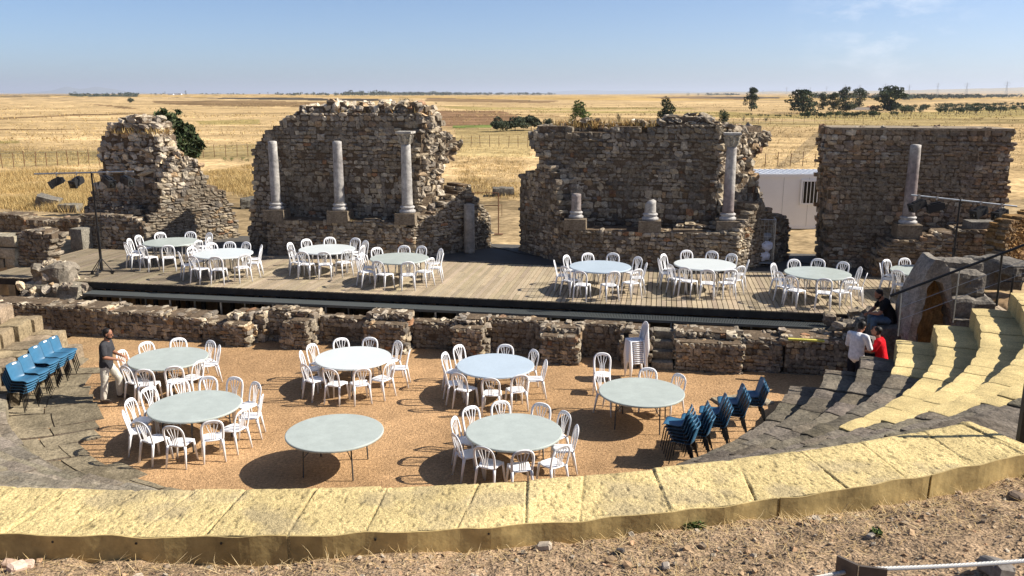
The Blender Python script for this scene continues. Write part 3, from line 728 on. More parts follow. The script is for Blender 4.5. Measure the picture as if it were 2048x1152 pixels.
stp = thing('stone_steps', 'four worn stone steps cut through the low wall between two buttresses', 'steps', W((xs(1302) + xs(1347)) / 2, -1.4, 0), TH)
for k in range(4):
    mb = MB(); rough_block(mb, (0, -.28 + .22 * k, .11 + .215 * k), (.27, .2, .11), np.eye(3), (.21, .185, .145), (5, 4, 3), .014, 70 + k); mb.build('step', 'grey_tier', stp)

# ================================================================== SEATING
def ring_block(mb, r0, r1, a0, a1, z0, z1, col, amp, seed, n=(7, 6, 4), scal=0.):
    """one seat stone: annular box with worn edges. angles in degrees"""
    aa = np.linspace(a0, a1, n[0] + 1); rr_ = np.linspace(r0, r1, n[1] + 1); zz_ = np.linspace(z0, z1, n[2] + 1)
    def surf(fn, I, J, ox):
        P_ = np.array([[fn(i, j) for j in J] for i in I]).reshape(-1, 3)
        rc = P_[:, 0]; dz = P_[:, 2]
        a_ = np.radians(P_[:, 1]); s_ = CV[0] + rc * np.cos(a_); t_ = CV[1] + rc * np.sin(a_)
        w_ = np.stack([O[0] + s_ * E1[0] + t_ * E2[0], O[1] + s_ * E1[1] + t_ * E2[1], dz], 1)
        # rounded joints
        fa = np.minimum(P_[:, 1] - a0, a1 - P_[:, 1]) / (a1 - a0); fz = (z1 - dz)
        edge = np.exp(-(fa / .035) ** 2)
        w_[:, 2] -= edge * amp * .25 * (dz > z1 - .02)
        fr = np.clip(1 - (rc - r0) / .09, 0, 1) * np.clip(1 - fz / .10, 0, 1)
        w_[:, 2] -= fr * (.003 + amp * .45); w_[:, :2] += (np.stack([np.cos(a_) * E1[0] + np.sin(a_) * E2[0], np.cos(a_) * E1[1] + np.sin(a_) * E2[1]], 1)) * (fr * .012)[:, None]
        if scal:
            sc = (np.sin(fa * math.pi) ** .5) * scal * np.clip(1 - (rc - r0) / .3, 0, 1)
            w_[:, :2] -= np.stack([np.cos(a_) * E1[0] + np.sin(a_) * E2[0], np.cos(a_) * E1[1] + np.sin(a_) * E2[1]], 1) * sc[:, None]
        d = np.stack([vnoise(w_, seed % 17 + k2, 4, 4.0) for k2 in range(3)], 1) * amp * np.array([.6, .6, 1.])
        w_ = w_ + d
        cc = np.asarray(col) * (1 + .16 * vnoise(w_, 5, 4, 1.3))[:, None] * (1 - .22 * edge)[:, None]
        mb.grid(w_.reshape(len(I), len(J), 3), col=cc.reshape(len(I), len(J), 3))
    aT = np.concatenate([[a0], a0 + (a1 - a0) * .045 + (a1 - a0) * .91 * np.linspace(0, 1, n[0] + 1), [a1]])
    surf(lambda a, r: (r, a, z1), aT, rr_, 0)
    surf(lambda a, z: (r0, a, z), aT, zz_, 1)
    surf(lambda r, z: (r, a0, z), rr_, zz_, 2); surf(lambda r, z: (r, a1, z), rr_, zz_, 3)
    surf(lambda a, z: (r1, a, z), aa, zz_, 4)
RISE, RUN, R0_ = .39, .72, 9.3
seats = thing('stone_seating', 'curved stone seating tiers of the theatre, grey old stone and pale yellow restored rows', 'seating', W(CV[0], CV[1] - 12, 0))
YEL = (.65, .51, .24); YEL2 = (.58, .465, .235); GRY = (.22, .19, .142)
ALPHA_R, ALPHA_L = [], []
def a_end(r): return math.degrees(math.asin(max(-1, -1.9 / r)))
LFT = [9.08, 9.42, 10.08, 10.6, 11.25, 11.95, 12.65, 13.4, 14.2, 15.0]
LMID = [9.75, 10.15, 10.75, 11.35, 12.0, 12.65, 13.35, 14.1, 14.9, 15.72]
def row_r(k, a):
    s0 = R0_ + RUN * k
    l1 = LFT[k] + .02 * max(0, min(18, a + 168)); l2 = LMID[k]
    q = float(np.clip((a + 152) / 8., 0, 1)); m = l1 * (1 - q) + l2 * q
    q = float(np.clip((a + 108) / 14., 0, 1)); return m * (1 - q) + s0 * q
def build_row(k, a0, a1, kind, step=.62, name='seat_row', label=None, jit=.3):
    r0 = R0_ + RUN * k; z1 = RISE * (k + 1) + (.03 if k == 1 else 0); mb = MB(); a = a0; i = 0
    while a < a1 - .4:
        da = math.degrees(step / r0) * RNG.uniform(1 - jit, 1 + jit); b = min(a + da, a1)
        if a1 - b < math.degrees(.2 / r0): b = a1
        fine = -75 < (a + b) / 2 < -10
        if kind == 'y':
            c = np.array(YEL) * RNG.uniform(.93, 1.05); ring_block(mb, r0 - .02, r0 + RUN + .06, a, b, z1 - RISE - .05, z1 + RNG.normal(0, .006), c, .012, 13, (8, 10, 5) if fine else (4, 4, 2), .032)
        else:
            c = np.array(GRY) * RNG.uniform(.82, 1.2) * np.array((1, RNG.uniform(.96, 1.02), RNG.uniform(.92, 1.06)))
            am = (a + b) / 2
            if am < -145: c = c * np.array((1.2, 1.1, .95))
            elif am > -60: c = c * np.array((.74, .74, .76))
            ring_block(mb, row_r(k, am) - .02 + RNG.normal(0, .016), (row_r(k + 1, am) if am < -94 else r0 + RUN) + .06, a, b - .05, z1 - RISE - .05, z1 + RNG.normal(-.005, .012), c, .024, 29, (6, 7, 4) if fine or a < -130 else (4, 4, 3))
        a = b; i += 1
    mb.v = [v - np.array(seats.location) for v in mb.v]
    o = mb.build(name, 'yellow_tier' if kind == 'y' else 'grey_tier', seats)
    if label: o['label'] = label
    return o
for k in range(9):
    aR = a_end(R0_ + RUN * k); aL = (-168.5, -167.5, -168.5, -167)[min(k, 3)]
    ye = {3: -22.4}.get(k, -43.6 - (k - 4) * .6) if k >= 3 else None
    if ye is not None:
        build_row(k, ye, aR, 'y', .58, 'restored_seat_row', 'pale yellow restored seat row')
        build_row(k, aL, ye, 'g')
    else: build_row(k, aL, aR, 'g')
mb = MB()     # smooth yellow end panels of the restored rows
for k in range(3, 9):
    r0 = R0_ + RUN * k; a = a_end(r0); n_ = 10
    P_ = np.array([[CP(r0 + .0 + RUN * u, a + .25, RISE * k - .05 + (RISE + .03) * v) for v in np.linspace(0, 1, 6)] for u in np.linspace(0, 1.03, n_)])
    P2 = np.array([[CP(r0 + .0 + RUN * u, a + .03, RISE * k - .05 + (RISE + .03) * v) for v in np.linspace(0, 1, 6)] for u in np.linspace(0, 1.03, n_)])
    for q_ in (P_, P2): mb.grid(q_, col=YEL2)
    mb.grid(np.array([P_[:, -1], P2[:, -1]]), col=YEL2); mb.grid(np.array([P_[0], P2[0]]), col=YEL2)
mb.v = [v - np.array(seats.location) for v in mb.v]; mb.build('end_panel', 'yellow_tier', seats)

# top restored row in the foreground
top = thing('restored_top_row', 'pale yellow restored top seat row curving across the foreground', 'seating', CP(16.1, -75, 3.7))
ZT = 3.90
mb = MB(); aE = -55.7; aS = -112.
aw = np.arange(aS, aE + .01, .032); rw = np.linspace(15.72, 16.50, 50)
joints = []; a = aS
while a < aE: joints.append(a); a += math.degrees(RNG.uniform(.42, .72) / 16.1)
joints = np.array(joints + [aE])
AA_, RW_ = np.meshgrid(aw, rw, indexing='ij')
skew = (RW_ - 16.1) * 1.2
jd = np.min(np.abs(AA_[..., None] + skew[..., None] * RNG.uniform(.3, 1.2, len(joints)) - joints), -1) * math.radians(1) * 16.1
idx = np.searchsorted(joints, AA_ + skew * .7)
tone = RNG.uniform(.9, 1.07, len(joints) + 2)[np.clip(idx, 0, len(joints) + 1)]
hgt = RNG.normal(0, .004, len(joints) + 2)[np.clip(idx, 0, len(joints) + 1)]
tilt_ = RNG.normal(0, .008, len(joints) + 2)[np.clip(idx, 0, len(joints) + 1)]
inner = RNG.normal(0, .02, len(joints) + 2)[np.clip(np.searchsorted(joints, AA_), 0, len(joints) + 1)]
fin = np.clip((RW_ - 15.72) / .12, 0, 1)
ff = (AA_ - joints[np.clip(np.searchsorted(joints, AA_) - 1, 0, len(joints) - 1)]) * math.radians(1) * 16.1
bul = np.clip(np.minimum(ff, .35) / .12, 0, 1)
RW2 = RW_ + (1 - fin) * (inner + .03 * (1 - bul))
p0 = CV[0] + RW2 * np.cos(np.radians(AA_)); p1 = CV[1] + RW2 * np.sin(np.radians(AA_))
Xg = O[0] + p0 * E1[0] + p1 * E2[0]; Yg = O[1] + p0 * E1[1] + p1 * E2[1]
q = np.stack([Xg.ravel(), Yg.ravel(), 0 * Xg.ravel()], 1)
jst = RNG.uniform(.45, 1.3, len(joints) + 2)[np.clip(idx, 0, len(joints) + 1)]
crack = jst * np.exp(-(jd / .0065) ** 2) * np.clip(.75 + .6 * vnoise(q, 61, 3, 2.).reshape(jd.shape), 0, 1)
pit = np.clip(vnoise(q * [1, .55, 1], 62, 3, 42.).reshape(jd.shape) - .36, 0, 1)
ridg = vnoise(q @ rotz(R(35)) * np.array([1, .32, 1]), 63, 4, 11.).reshape(jd.shape)
Zg = ZT + hgt + tilt_ * (RW_ - 16.1) + .005 * vnoise(q, 64, 4, 2.2).reshape(jd.shape) + .0022 * ridg - .03 * crack - .012 * pit - .06 * (1 - fin) ** 2
cy = np.array(YEL)[None, None] * tone[..., None] * (1 + .07 * vnoise(q, 66, 4, 2.2).reshape(jd.shape))[..., None] * (1 - .6 * np.clip(crack + pit * 1.1, 0, 1))[..., None]
st_ = np.clip((vnoise(q, 68, 5, 2.4).reshape(jd.shape) - .22) * .9, 0, .5)[..., None]
cy = cy * (1 - st_) + np.array((.30, .25, .17)) * st_
Pg = np.stack([Xg, Yg, Zg], -1) - np.array(top.location)
mb.grid(Pg, col=cy)
# inner drop face
do = Pg[:, -1:].repeat(3, 1).copy(); do[:, :, 2] -= np.array([0, .06, .3]); mb.grid(do, col=cy[:, -1:].repeat(3, 1) * .8)
dn = Pg[:, :1].repeat(4, 1).copy(); dn[:, :, 2] -= np.array([0, .08, .2, .4]); dn[:, 1:, :2] += 0
mb.grid(dn, col=cy[:, :1].repeat(4, 1))
e0 = Pg[-1]; mb.grid(np.stack([e0, e0 - np.array([0, 0, .35])]), col=np.array(YEL2))
mb.build('seat_slabs', 'yellow_tier', top, smooth=True)
mb = MB()    # outer resin sheet in lengths
cuts = [aS, -105.6, -90.3, -77.35, -65.0, -60.2, aE]
for a, b in zip(cuts[:-1], cuts[1:]):
    aa = np.arange(a + .06, b - .02, .25); aa = np.append(aa, b - .03)
    rowsP = []
    for th_ in (0, .012):
        P_ = []
        for x in aa:
            z1_ = ZT + .008 + 0.004 * math.sin(x * 1.9) + .003 * math.sin(x * 5.3)
            w_ = .004 * math.sin(x * 3.1)
            P_.append([CP(16.505 + th_ + w_ * v * 3, x, z1_ * v + (3.52) * (1 - v)) for v in np.linspace(0, 1, 6)])
        rowsP.append(np.array(P_))
    mb.grid(rowsP[1]); mb.grid(rowsP[0]); mb.grid(np.stack([rowsP[0][:, -1], rowsP[1][:, -1]])); mb.grid(np.stack([rowsP[0][0], rowsP[1][0]])); mb.grid(np.stack([rowsP[0][-1], rowsP[1][-1]]))
mb.v = [v - np.array(top.location) for v in mb.v]; mb.build('edge_sheet', 'sheet', top, smooth=False)
for x in (-91.8, -89.3, -87.0, -85.2, -82.9, -80.9, -78.9, -75.3, -72.6):
    mb = MB(); mb.tube([CP(16.515, x, 3.865) - np.array(top.location), CP(16.527, x, 3.865) - np.array(top.location)], .009, 8); mb.build('screw', 'black', top)

# paving ring on the left of the orchestra and loose slabs at the right
pav = thing('paving_ring', 'worn grey flagstone paving curving between the gravel and the left tiers', 'paving', W(3.4, -6, 0))
mb = MB()
def pave_in(a): return float(np.interp(a, [-170, -165, -155, -141, -130, -118, -104], [8.75, 8.5, 7.95, 8.1, 8.5, 8.75, 8.85]))
def slab(fn, n1=8, n2=7, z=.04):
    P_ = np.array([[fn(u, v) for v in np.linspace(0, 1, n2)] for u in np.linspace(0, 1, n1)]); w_ = P_.reshape(-1, 3)
    w_[:, 2] += z + .014 * vnoise(w_, 77, 4, 2.5) + RNG.normal(0, .006)
    c = np.array((.235, .195, .13)) * RNG.uniform(.85, 1.15) * (1 + .2 * vnoise(w_, 78, 4, 1.2))[:, None]
    G = w_.reshape(n1, n2, 3) - np.array(pav.location); mb.grid(G, col=c.reshape(n1, n2, 3))
    for ed in (G[0], G[-1], G[:, 0], G[:, -1]):
        lo = ed.copy(); lo[:, 2] -= .08; mb.grid(np.stack([ed, lo]), col=(.2, .17, .13))
a = -168.
while a < -100:
    b = a + RNG.uniform(3.0, 6.5); rm = RNG.uniform(8.9, 9.3); ji = RNG.normal(0, .13); sk = RNG.uniform(.2, 1.2)
    slab(lambda u, v: CP(pave_in(a) + ji + (rm - .012 - pave_in(a) - ji) * v, a + .1 + (b - a - .2) * u + sk * (1 - v), 0))
    if a < -150: slab(lambda u, v: CP(rm + .012 + (10. - rm) * v, a + .1 + (b - a - .2) * u, 0), 6, 5)
    else: slab(lambda u, v: CP(rm + .012 + (10. - rm) * v, a + .1 + (b - a - .2) * u - 2 * v, 0), 6, 5)
    a = b
mb.build('flagstones', 'grey_tier', pav)

# ================================================================== TABLES
TB = dict(T1=(253.2, 417.9, 694.5, 743.3), T2=(291.4, 484.3, 780.8, 849), T3=(567.9, 769.1, 827.4, 908.4), T4=(628.2, 783.7, 693.7, 741.4), T5=(915.4, 1067, 708.2, 758.6), T6=(931.5, 1124.4, 826.6, 906.8), T7=(1197, 1370.7, 754.5, 818.5))
TC = dict(T1=(-8.13, 19.06), T2=(-6.36, 15.95), T3=(-3.28, 14.61), T4=(-3.77, 19.13), T5=(-.38, 18.56), T6=(.04, 14.65), T7=(2.73, 16.80),
          S1=(-11.54, 28.14), S2=(-9.07, 26.05), S3=(-5.98, 26.81), S4=(-3.44, 25.29), S5=(2.57, 24.06), S6=(5.69, 24.41), S7=(8.59, 23.19), S8=(11.72, 23.45))
TDESC = dict(T1=('round table beside the man in the grey T-shirt', 'top_grey'), T2=('round table at the front left of the gravel', 'top_grey'), T3=('bare round table without any chairs, front of the gravel', 'top_grey'),
  T4=('round table in the middle of the back row on the gravel', 'top_white'), T5=('bluish topped round table at the back right of the gravel', 'top_blue'), T6=('round table at the front right of the gravel', 'top_grey'),
  T7=('round table near the blue chair stacks at the right, mostly without chairs', 'top_grey'),
  S1=('round table at the far left end of the stage', 'top_grey'), S2=('white topped round table, second from left on the stage', 'top_white'), S3=('white topped round table, third from left on the stage', 'top_white'),
  S4=('grey topped round table, fourth from left on the stage', 'top_grey'), S5=('bluish topped round table, fifth from left on the stage', 'top_blue'), S6=('brightest sky-lit round table on the stage, before the dark wall', 'top_white'),
  S7=('round table, second from right on the stage', 'top_grey'), S8=('round table at the right end of the stage, half behind rock', 'top_grey'))
TSHORT = dict(T1='table by the man', T2='front left gravel table', T4='middle back gravel table', T5='sky-tinted gravel table', T6='front right gravel table', T7='table by the blue stacks',
  S1='leftmost stage table', S2='second stage table', S3='third stage table', S4='fourth stage table', S5='sky-tinted stage table', S6='brightest stage table', S7='second last stage table', S8='last stage table')
_tm = {}
def table_meshes(m):
    t = thing('round_table', 'x', 'table')
    mb = MB(); mb.lathe([(.60, .69), (.878, .692), (.893, .698), (.90, .708), (.90, .722), (.896, .733), (.884, .74), (.6, .7405)], n=64); mb.build('tabletop', m, t, smooth=False)
    for k in range(4):
        a = k * math.pi / 2
        mb = MB(); mb.tube([(.63 * math.cos(a), .63 * math.sin(a), .70), (.66 * math.cos(a), .66 * math.sin(a), .008)], .0145, 8); mb.build('leg', 'tableleg', t)
        mb = MB(); mb.tube([(.645 * math.cos(a), .645 * math.sin(a), .38), (.28 * math.cos(a), .28 * math.sin(a), .68)], .009, 6); mb.build('brace', 'tableleg', t)
    return t
LEGROT = dict(T3=None)
for k, (cx, cy) in TC.items():
    d, m = TDESC[k]; z = 0.004 if k[0] == 'T' else HS + .001
    rz_ = {'T3': R(38), 'T7': R(28)}.get(k, random.uniform(0, 1.5))
    d = d if 'round' in d else d
    if m not in _tm: t = _tm[m] = table_meshes(m); t.location = (cx, cy, z); t.rotation_euler.z = rz_; t['label'] = d; t['group'] = 'round banquet tables'
    else: t = dup(_tm[m], (cx, cy, z), rz_, d, 'round banquet tables')

# ================================================================== WHITE CHAIRS
def bez(pts, n=8):
    """Catmull-Rom through points"""
    P_ = np.array(pts, float); P_ = np.concatenate([[2 * P_[0] - P_[1]], P_, [2 * P_[-1] - P_[-2]]]); out = []
    for i in range(1, len(P_) - 2):
        for t in np.linspace(0, 1, n, endpoint=False):
            a, b, c, d = P_[i - 1:i + 3]; out.append(.5 * ((2 * b) + (-a + c) * t + (2 * a - 5 * b + 4 * c - d) * t * t + (-a + 3 * b - 3 * c + d) * t ** 3))
    out.append(P_[-2]); return np.array(out)
def white_chair():
    t = thing('bistro_chair', 'x', 'chair')
    mb = MB()     # seat: rounded slab, front at +x
    n = 28; a = np.linspace(0, 2 * np.pi, n, endpoint=False); sq = lambda c: np.sign(c) * np.abs(c) ** .55
    rings = []
    for (k, z) in ((.0, .452), (.55, .452), (.9, .458), (1.0, .452), (1.02, .44), (.98, .425), (.9, .42), (.9, .445)):
        rings.append(np.stack([.195 * k * sq(np.cos(a)) + .005, (.195 - .02 * (np.cos(a) < 0)) * k * sq(np.sin(a)), np.full(n, z)], 1))
    V = np.array(rings); V = np.concatenate([V, V[:, :1]], 1); mb.grid(V); mb.build('seat', 'white', t, smooth=True)
    mb = MB()
    def yb(z): return -.175 - .10 * ((z - .44) / .43) ** 1.15
    side = [(yb(z), y, z) for z, y in ((.44, .178), (.54, .186), (.64, .190), (.72, .188), (.79, .170), (.84, .125), (.862, .065), (.868, 0))]
    P_ = bez(side + [(x, -y, z) for x, y, z in side[-2::-1]], 4)
    mb.tube(P_, .0245, 6, flat=.52, side=(1, 0, .2))
    cr = bez([(yb(.82), .10, .815), (yb(.845), .05, .842), (yb(.848), 0, .846), (yb(.845), -.05, .842), (yb(.82), -.10, .815)], 4)
    mb.tube(cr, .026, 6, flat=.4, side=(1, 0, .2))
    for (yb0, ym, yt) in ((.052, .05, .112), (.018, .016, .040), (-.018, -.016, -.040), (-.052, -.05, -.112)):
        zt = .81 if abs(yt) > .1 else .84
        P_ = bez([(yb(.44), yb0, .44), (yb(.60) - .004, ym, .60), (yb(.70), (ym + yt) / 2 * 1.0, .70), (yb(zt), yt, zt)], 4)
        mb.tube(P_, .0105, 4, flat=.7, side=(1, 0, .2))
    mb.build('backrest', 'white', t, smooth=True)
    for (x0, y0, x1, y1) in ((.165, .165, .205, .205), (.165, -.165, .205, -.205), (-.165, .168, -.245, .195), (-.165, -.168, -.245, -.195)):
        mb = MB(); mb.tube([(x0, y0, .445), (x0 + (x1 - x0) * .25, y0 + (y1 - y0) * .3, .34), (x1, y1, .003)], [.030, .026, .017], 6); mb.build('leg', 'white', t, smooth=True)
    return t
CH = dict(
 T1=((180, 660, 6.777), [(415, 285), (750, 172), (1190, 117), (1640, 152), (1745, 218), (1470, 425), (1130, 500), (725, 540), (475, 495)]),
 T2=((220, 740, 5.76), [(150, 482), (220, 342), (432, 212), (790, 118), (1130, 82), (1440, 90), (1685, 148), (1750, 298), (1530, 460), (1170, 588), (710, 652), (350, 605)]),
 T4=((570, 660, 7.2), [(222, 315), (375, 212), (800, 125), (1225, 115), (1635, 168), (1790, 300), (1510, 475), (1110, 562), (640, 565), (280, 500)]),
 T5=((860, 680, 7.2), [(205, 190), (405, 82), (1075, 90), (1445, 165), (1592, 298), (1300, 508), (870, 556), (410, 485), (190, 375)]),
 T6=((870, 800, 6.4), [(240, 232), (450, 92), (835, 22), (1365, 50), (1655, 162), (1822, 340), (1630, 592), (1130, 650), (630, 595), (328, 435)]),
 T7=((1160, 640, 4.8), [(215, 322), (178, 508), (650, 475), (940, 532)]),
 S1=((240, 455, 6.827), [(75, 213), (120, 158), (243, 113), (540, 72), (960, 62), (1222, 77), (1215, 140), (1068, 182), (648, 250), (288, 248)]),
 S2=((240, 455, 6.827), [(1240, 215), (1495, 200), (1725, 204), (1932, 243), (1925, 300), (1700, 375), (1300, 405), (985, 395), (800, 335), (1010, 272)]),
 S3=((560, 460, 6.0235), [(115, 158), (310, 115), (595, 92), (910, 102), (1032, 134), (995, 195), (812, 243), (527, 270), (268, 266), (140, 240)]),
 S4=((560, 460, 6.0235), [(1160, 216), (1495, 194), (1710, 199), (1940, 231), (1965, 288), (1815, 342), (1540, 388), (1180, 378), (930, 343), (990, 280)]),
 S5=((1080, 490, 4.6545), [(132, 147), (242, 99), (443, 79), (682, 79), (917, 114), (992, 170), (912, 228), (688, 249), (370, 247), (230, 203)]),
 S6=((1080, 490, 4.6545), [(1105, 130), (1148, 88), (1363, 53), (1605, 61), (1790, 86), (1942, 143), (1870, 200), (1782, 232), (1563, 233), (1350, 212), (1213, 183)]),
 S7=((1520, 500, 5.3895), [(142, 149), (365, 106), (631, 100), (905, 133), (1085, 190), (1152, 256), (960, 303), (700, 313), (338, 283), (205, 237)]),
 S8=((1520, 500, 5.3895), [(1365, 152), (1422, 118), (1562, 95), (1795, 98), (1490, 222)]))
proto = white_chair(); first = True; nchair = 0
ORD = ['leftmost', 'second', 'third', 'fourth', 'fifth', 'sixth', 'seventh']
for k, ((ox, oy, sc), pts) in CH.items():
    zb = 0.004 if k[0] == 'T' else HS + .001
    c = np.array(TC[k]); rows = []
    for (px, py) in pts:
        b = U(ox + px / sc, oy + py / sc, zb + .866)[:2]
        d = c - b; dist = np.linalg.norm(d); a = math.atan2(d[1], d[0]) + random.uniform(-.2, .2)
        if k == 'T7' and (px, py) == (215, 322): a = R(-95)
        dist2 = max(dist, 1.17) if not (k == 'T7' and px == 215) else dist
        b = c - d / dist * dist2
        p = b + .265 * np.array([math.cos(a), math.sin(a)])
        rows.append((p, a, px))
    nearr = sorted([r for r in rows if r[0][1] < c[1] - .12], key=lambda r: r[0][0]); far = sorted([r for r in rows if r[0][1] >= c[1] - .12], key=lambda r: r[0][0])
    for lst, nm in ((nearr, 'near'), (far, 'far')):
        for i, (p, a, px) in enumerate(lst):
            if k == 'T7' and px == 215: lab = 'white slatted chair standing apart facing the camera, left of the white stack'
            else: lab = f'white slatted chair, {ORD[i]}{" from left" if i else ""} on {nm} side of the {TSHORT[k]}'
            if first: o = proto; o.location = (p[0], p[1], zb); o.rotation_euler.z = a; o['label'] = lab; o['group'] = 'white slatted chairs around the round tables'; first = False
            else: o = dup(proto, (p[0], p[1], zb), a, lab, 'white slatted chairs around the round tables')
            nchair += 1
# stacked white chairs
sp = U(1264, 752, 0)[:2]; sp = U(1271, 757, 0)[:2]
NAMES = ['bottom', 'second from bottom', 'third from bottom', 'fourth from bottom', 'fifth from bottom', 'sixth from bottom', 'seventh from bottom', 'eighth from bottom', 'fourth from top', 'third from top', 'second from top', 'topmost']
aS_ = R(191)
for i in range(12):
    p = sp + i * .004 * np.array([math.cos(aS_), math.sin(aS_)])
    dup(proto, (p[0], p[1], .004 + i * .05), aS_, f'white slatted chair, {NAMES[i]} of the tall white stack', 'white chairs in the tall stack')

# ================================================================== BLUE SHELL CHAIRS
def blue_chair():
    t = thing('shell_chair', 'x', 'chair')
    prof = bez([(.225, .418), (.215, .438), (.15, .448), (.0, .432), (-.12, .432), (-.185, .470), (-.215, .56), (-.245, .68), (-.275, .775), (-.285, .795)], 4)
    n = len(prof); V = []
    for i, (x, z) in enumerate(prof):
        f = i / (n - 1); wd_ = np.interp(f, [0, .08, .4, .55, .8, .95, 1], [.17, .195, .20, .185, .20, .185, .14])
        cv = np.interp(f, [0, .4, .6, 1], [.012, .03, .04, .03])
        row = []
        for y in np.linspace(-1, 1, 11):
            bx, bz = (0, cv * y * y) if f < .5 else (cv * y * y, 0)
            row.append((x + bx, y * wd_, z + bz))
        V.append(row)
    V = np.array(V); mb = MB(); mb.grid(V)
    V2 = V.copy(); V2[:, :, 2] -= .006; V2[n // 2:, :, 0] -= .008; mb.grid(V2)
    mb.grid(np.stack([V[:, 0], V2[:, 0]])); mb.grid(np.stack([V[:, -1], V2[:, -1]])); mb.grid(np.stack([V[0], V2[0]])); mb.grid(np.stack([V[-1], V2[-1]]))
    lip = [V[:, 0], V[:, -1], V[0], V[-1]]
    for L in lip: mb.tube(L, .006, 5)
    mb.build('seat_shell', 'blue', t, smooth=True)
    mb = MB()
    for y in (-.17, .17):
        mb.tube([(.235, y * 1.2, .0), (.175, y, .405), (.10, y, .42), (-.13, y, .42), (-.17, y, .40), (-.265, y * 1.2, 0)], .0115, 6)
    mb.tube([(.12, -.17, .415), (.12, .17, .415)], .009, 6); mb.tube([(-.10, -.17, .415), (-.10, .17, .415)], .009, 6)
    mb.build('leg_frame', 'black', t)
    mb = MB(); mb.box((-.262, .06, .765), (.003, .06, .018), euler(0, -.28, 0)); mb.build('label_plate', 'tag', t)
    return t
bproto = blue_chair(); bfirst = True
def blue_stack(px, py, n, ang, desc, group, z0=.05):
    global bfirst
    p0 = U(px, py, z0)[:2]
    for i in range(n):
        q = p0 + i * .034 * np.array([math.cos(ang), math.sin(ang)])
        nm = 'topmost' if i == n - 1 else ('bottom' if i == 0 else f'{ORD[i]} from bottom')
        lab = f'blue plastic shell chair, {nm} of the {desc}'
        if bfirst:
            o = bproto; o.location = (q[0], q[1], z0); o.rotation_euler.z = ang; o['label'] = lab; o['group'] = group; bfirst = False
        else: dup(bproto, (q[0], q[1], z0 + i * .066), ang, lab, group)
LS = [(46, 818, 5, 'nearest stack by the left tiers'), (70, 795, 4, 'second nearest stack by the left tiers'), (88, 780, 5, 'middle stack by the left tiers'), (107, 767, 5, 'second farthest stack by the left tiers'), (126, 752, 4, 'farthest stack by the left tiers')]
for i, (px, py, n, d) in enumerate(LS): blue_stack(px, py, n, R(-12 + i * 2), d, 'blue shell chairs stacked at the left')
RS = [(1366, 924, 6, 'nearest stack by the right tiers'), (1396, 908, 5, 'second nearest stack by the right tiers'), (1432, 890, 5, 'middle stack by the right tiers'), (1468, 868, 5, 'second farthest stack by the right tiers'), (1505, 846, 4, 'farthest stack by the right tiers')]
for i, (px, py, n, d) in enumerate(RS): blue_stack(px, py, n, R(158 + i * 4), d, 'blue shell chairs stacked at the right', z0=.01)

# ================================================================== LEFT AND RIGHT STONEWORK
def st_px(px, py, z): return ST(U(px, py, z))
lw = wallthing('rubble_wall', 'low dark rubble wall beside the left edge of the stage deck', -4, 3)
def f(mb):
    a = st_px(112, 540, 1.2); t = a[1] + .3
    A, B = (a[0] - 2.6, t), (a[0] + 1.5, t)
    masonry(mb, A, B, .7, px_poly(A, B, [(28, 560), (29, 470), (38, 468), (55, 462), (72, 460), (90, 466), (104, 472), (105, 480), (96, 500), (92, 525), (70, 545), (60, 560)], .7), rough=.03)
wpart(lw, 'wall_face', f)
lw2 = wallthing('rubble_wall', 'dark rubble wall at the left edge of the picture behind the pale ashlar', -6, 8)
def f(mb):
    A, B = (-10.5, 8.6), (-3.6, 8.0)
    masonry(mb, A, B, .9, px_poly(A, B, [(-60, 500), (-60, 430), (0, 430), (30, 431), (44, 434), (47, 444), (80, 446), (120, 440), (158, 438), (158, 500)], .9), rough=.035, bright=.85)
wpart(lw2, 'wall_face', f)
aw_ = thing('ashlar_wall', 'pale squared ashlar wall at the left edge of the picture', 'low wall', W(-6.5, 1.8, .9), TH)
a = st_px(14, 540, 1.1); PALE = (.40, .355, .26)
for i, (px0, px1, y0, y1) in enumerate(((-40, 27, 470, 492), (-70, 28, 493, 514), (-60, 6, 515, 533), (7, 28, 515, 533))):
    (u0, z1), (u1, _) = Uplane(px0, y0, a, a + np.array([1, 0])), Uplane(px1, y0, a, a + np.array([1, 0])); _, z0 = Uplane(px0, y1 + 1.5, a, a + np.array([1, 0]))
    mb = MB(); c = W(a[0] + (u0 + u1) / 2, a[1] + .35, (z0 + z1) / 2) - np.array(aw_.location)
    rough_block(mb, rotz(-TH) @ c, ((u1 - u0) / 2 - .006, .35, (z1 - z0) / 2 - .004), np.eye(3), np.array(PALE) * RNG.uniform(.85, 1.1), (8, 4, 5), .015, 20 + i); mb.build('ashlar_block', 'grey_tier', aw_)
p = U(154, 499, HS); place_block('stone_block', 'single upright grey stone block at the back left corner of the stage deck', p + np.array([.05, .3, .36]), (.26, .3, .40), TH, (.23, .21, .17), .015, 3)
p = U(92, 417, 1.1); place_block('fallen_stone', 'tilted dark fallen stone in the dry grass behind the left end of the stage', p + np.array([0, .3, .25]), (.55, .4, .34), .2, (.17, .155, .13), .05, 5, tilt=(.1, .3), cat='stone')
p = U(136, 424, 1.1); place_block('fallen_stone', 'low flat fallen block in dry grass, right of the tilted stone', p + np.array([0, .3, .16]), (.5, .35, .22), -.1, (.22, .20, .16), .03, 6, cat='stone')
p = U(1006, 391, 1.1); place_block('fallen_stone', 'flat grey slab lying on a dark block in the field, seen through the doorway', p + np.array([0, .3, .2]), (.62, .5, .24), .05, (.15, .135, .11), .03, 7, cat='stone', n=(7, 5, 4))
p = U(493, 417, 1.1); place_block('fallen_stone', 'dark boulder in the gap between the two left walls', p + np.array([.1, .4, .22]), (.5, .4, .3), .4, (.13, .12, .10), .06, 8, cat='stone', rnd=.3)
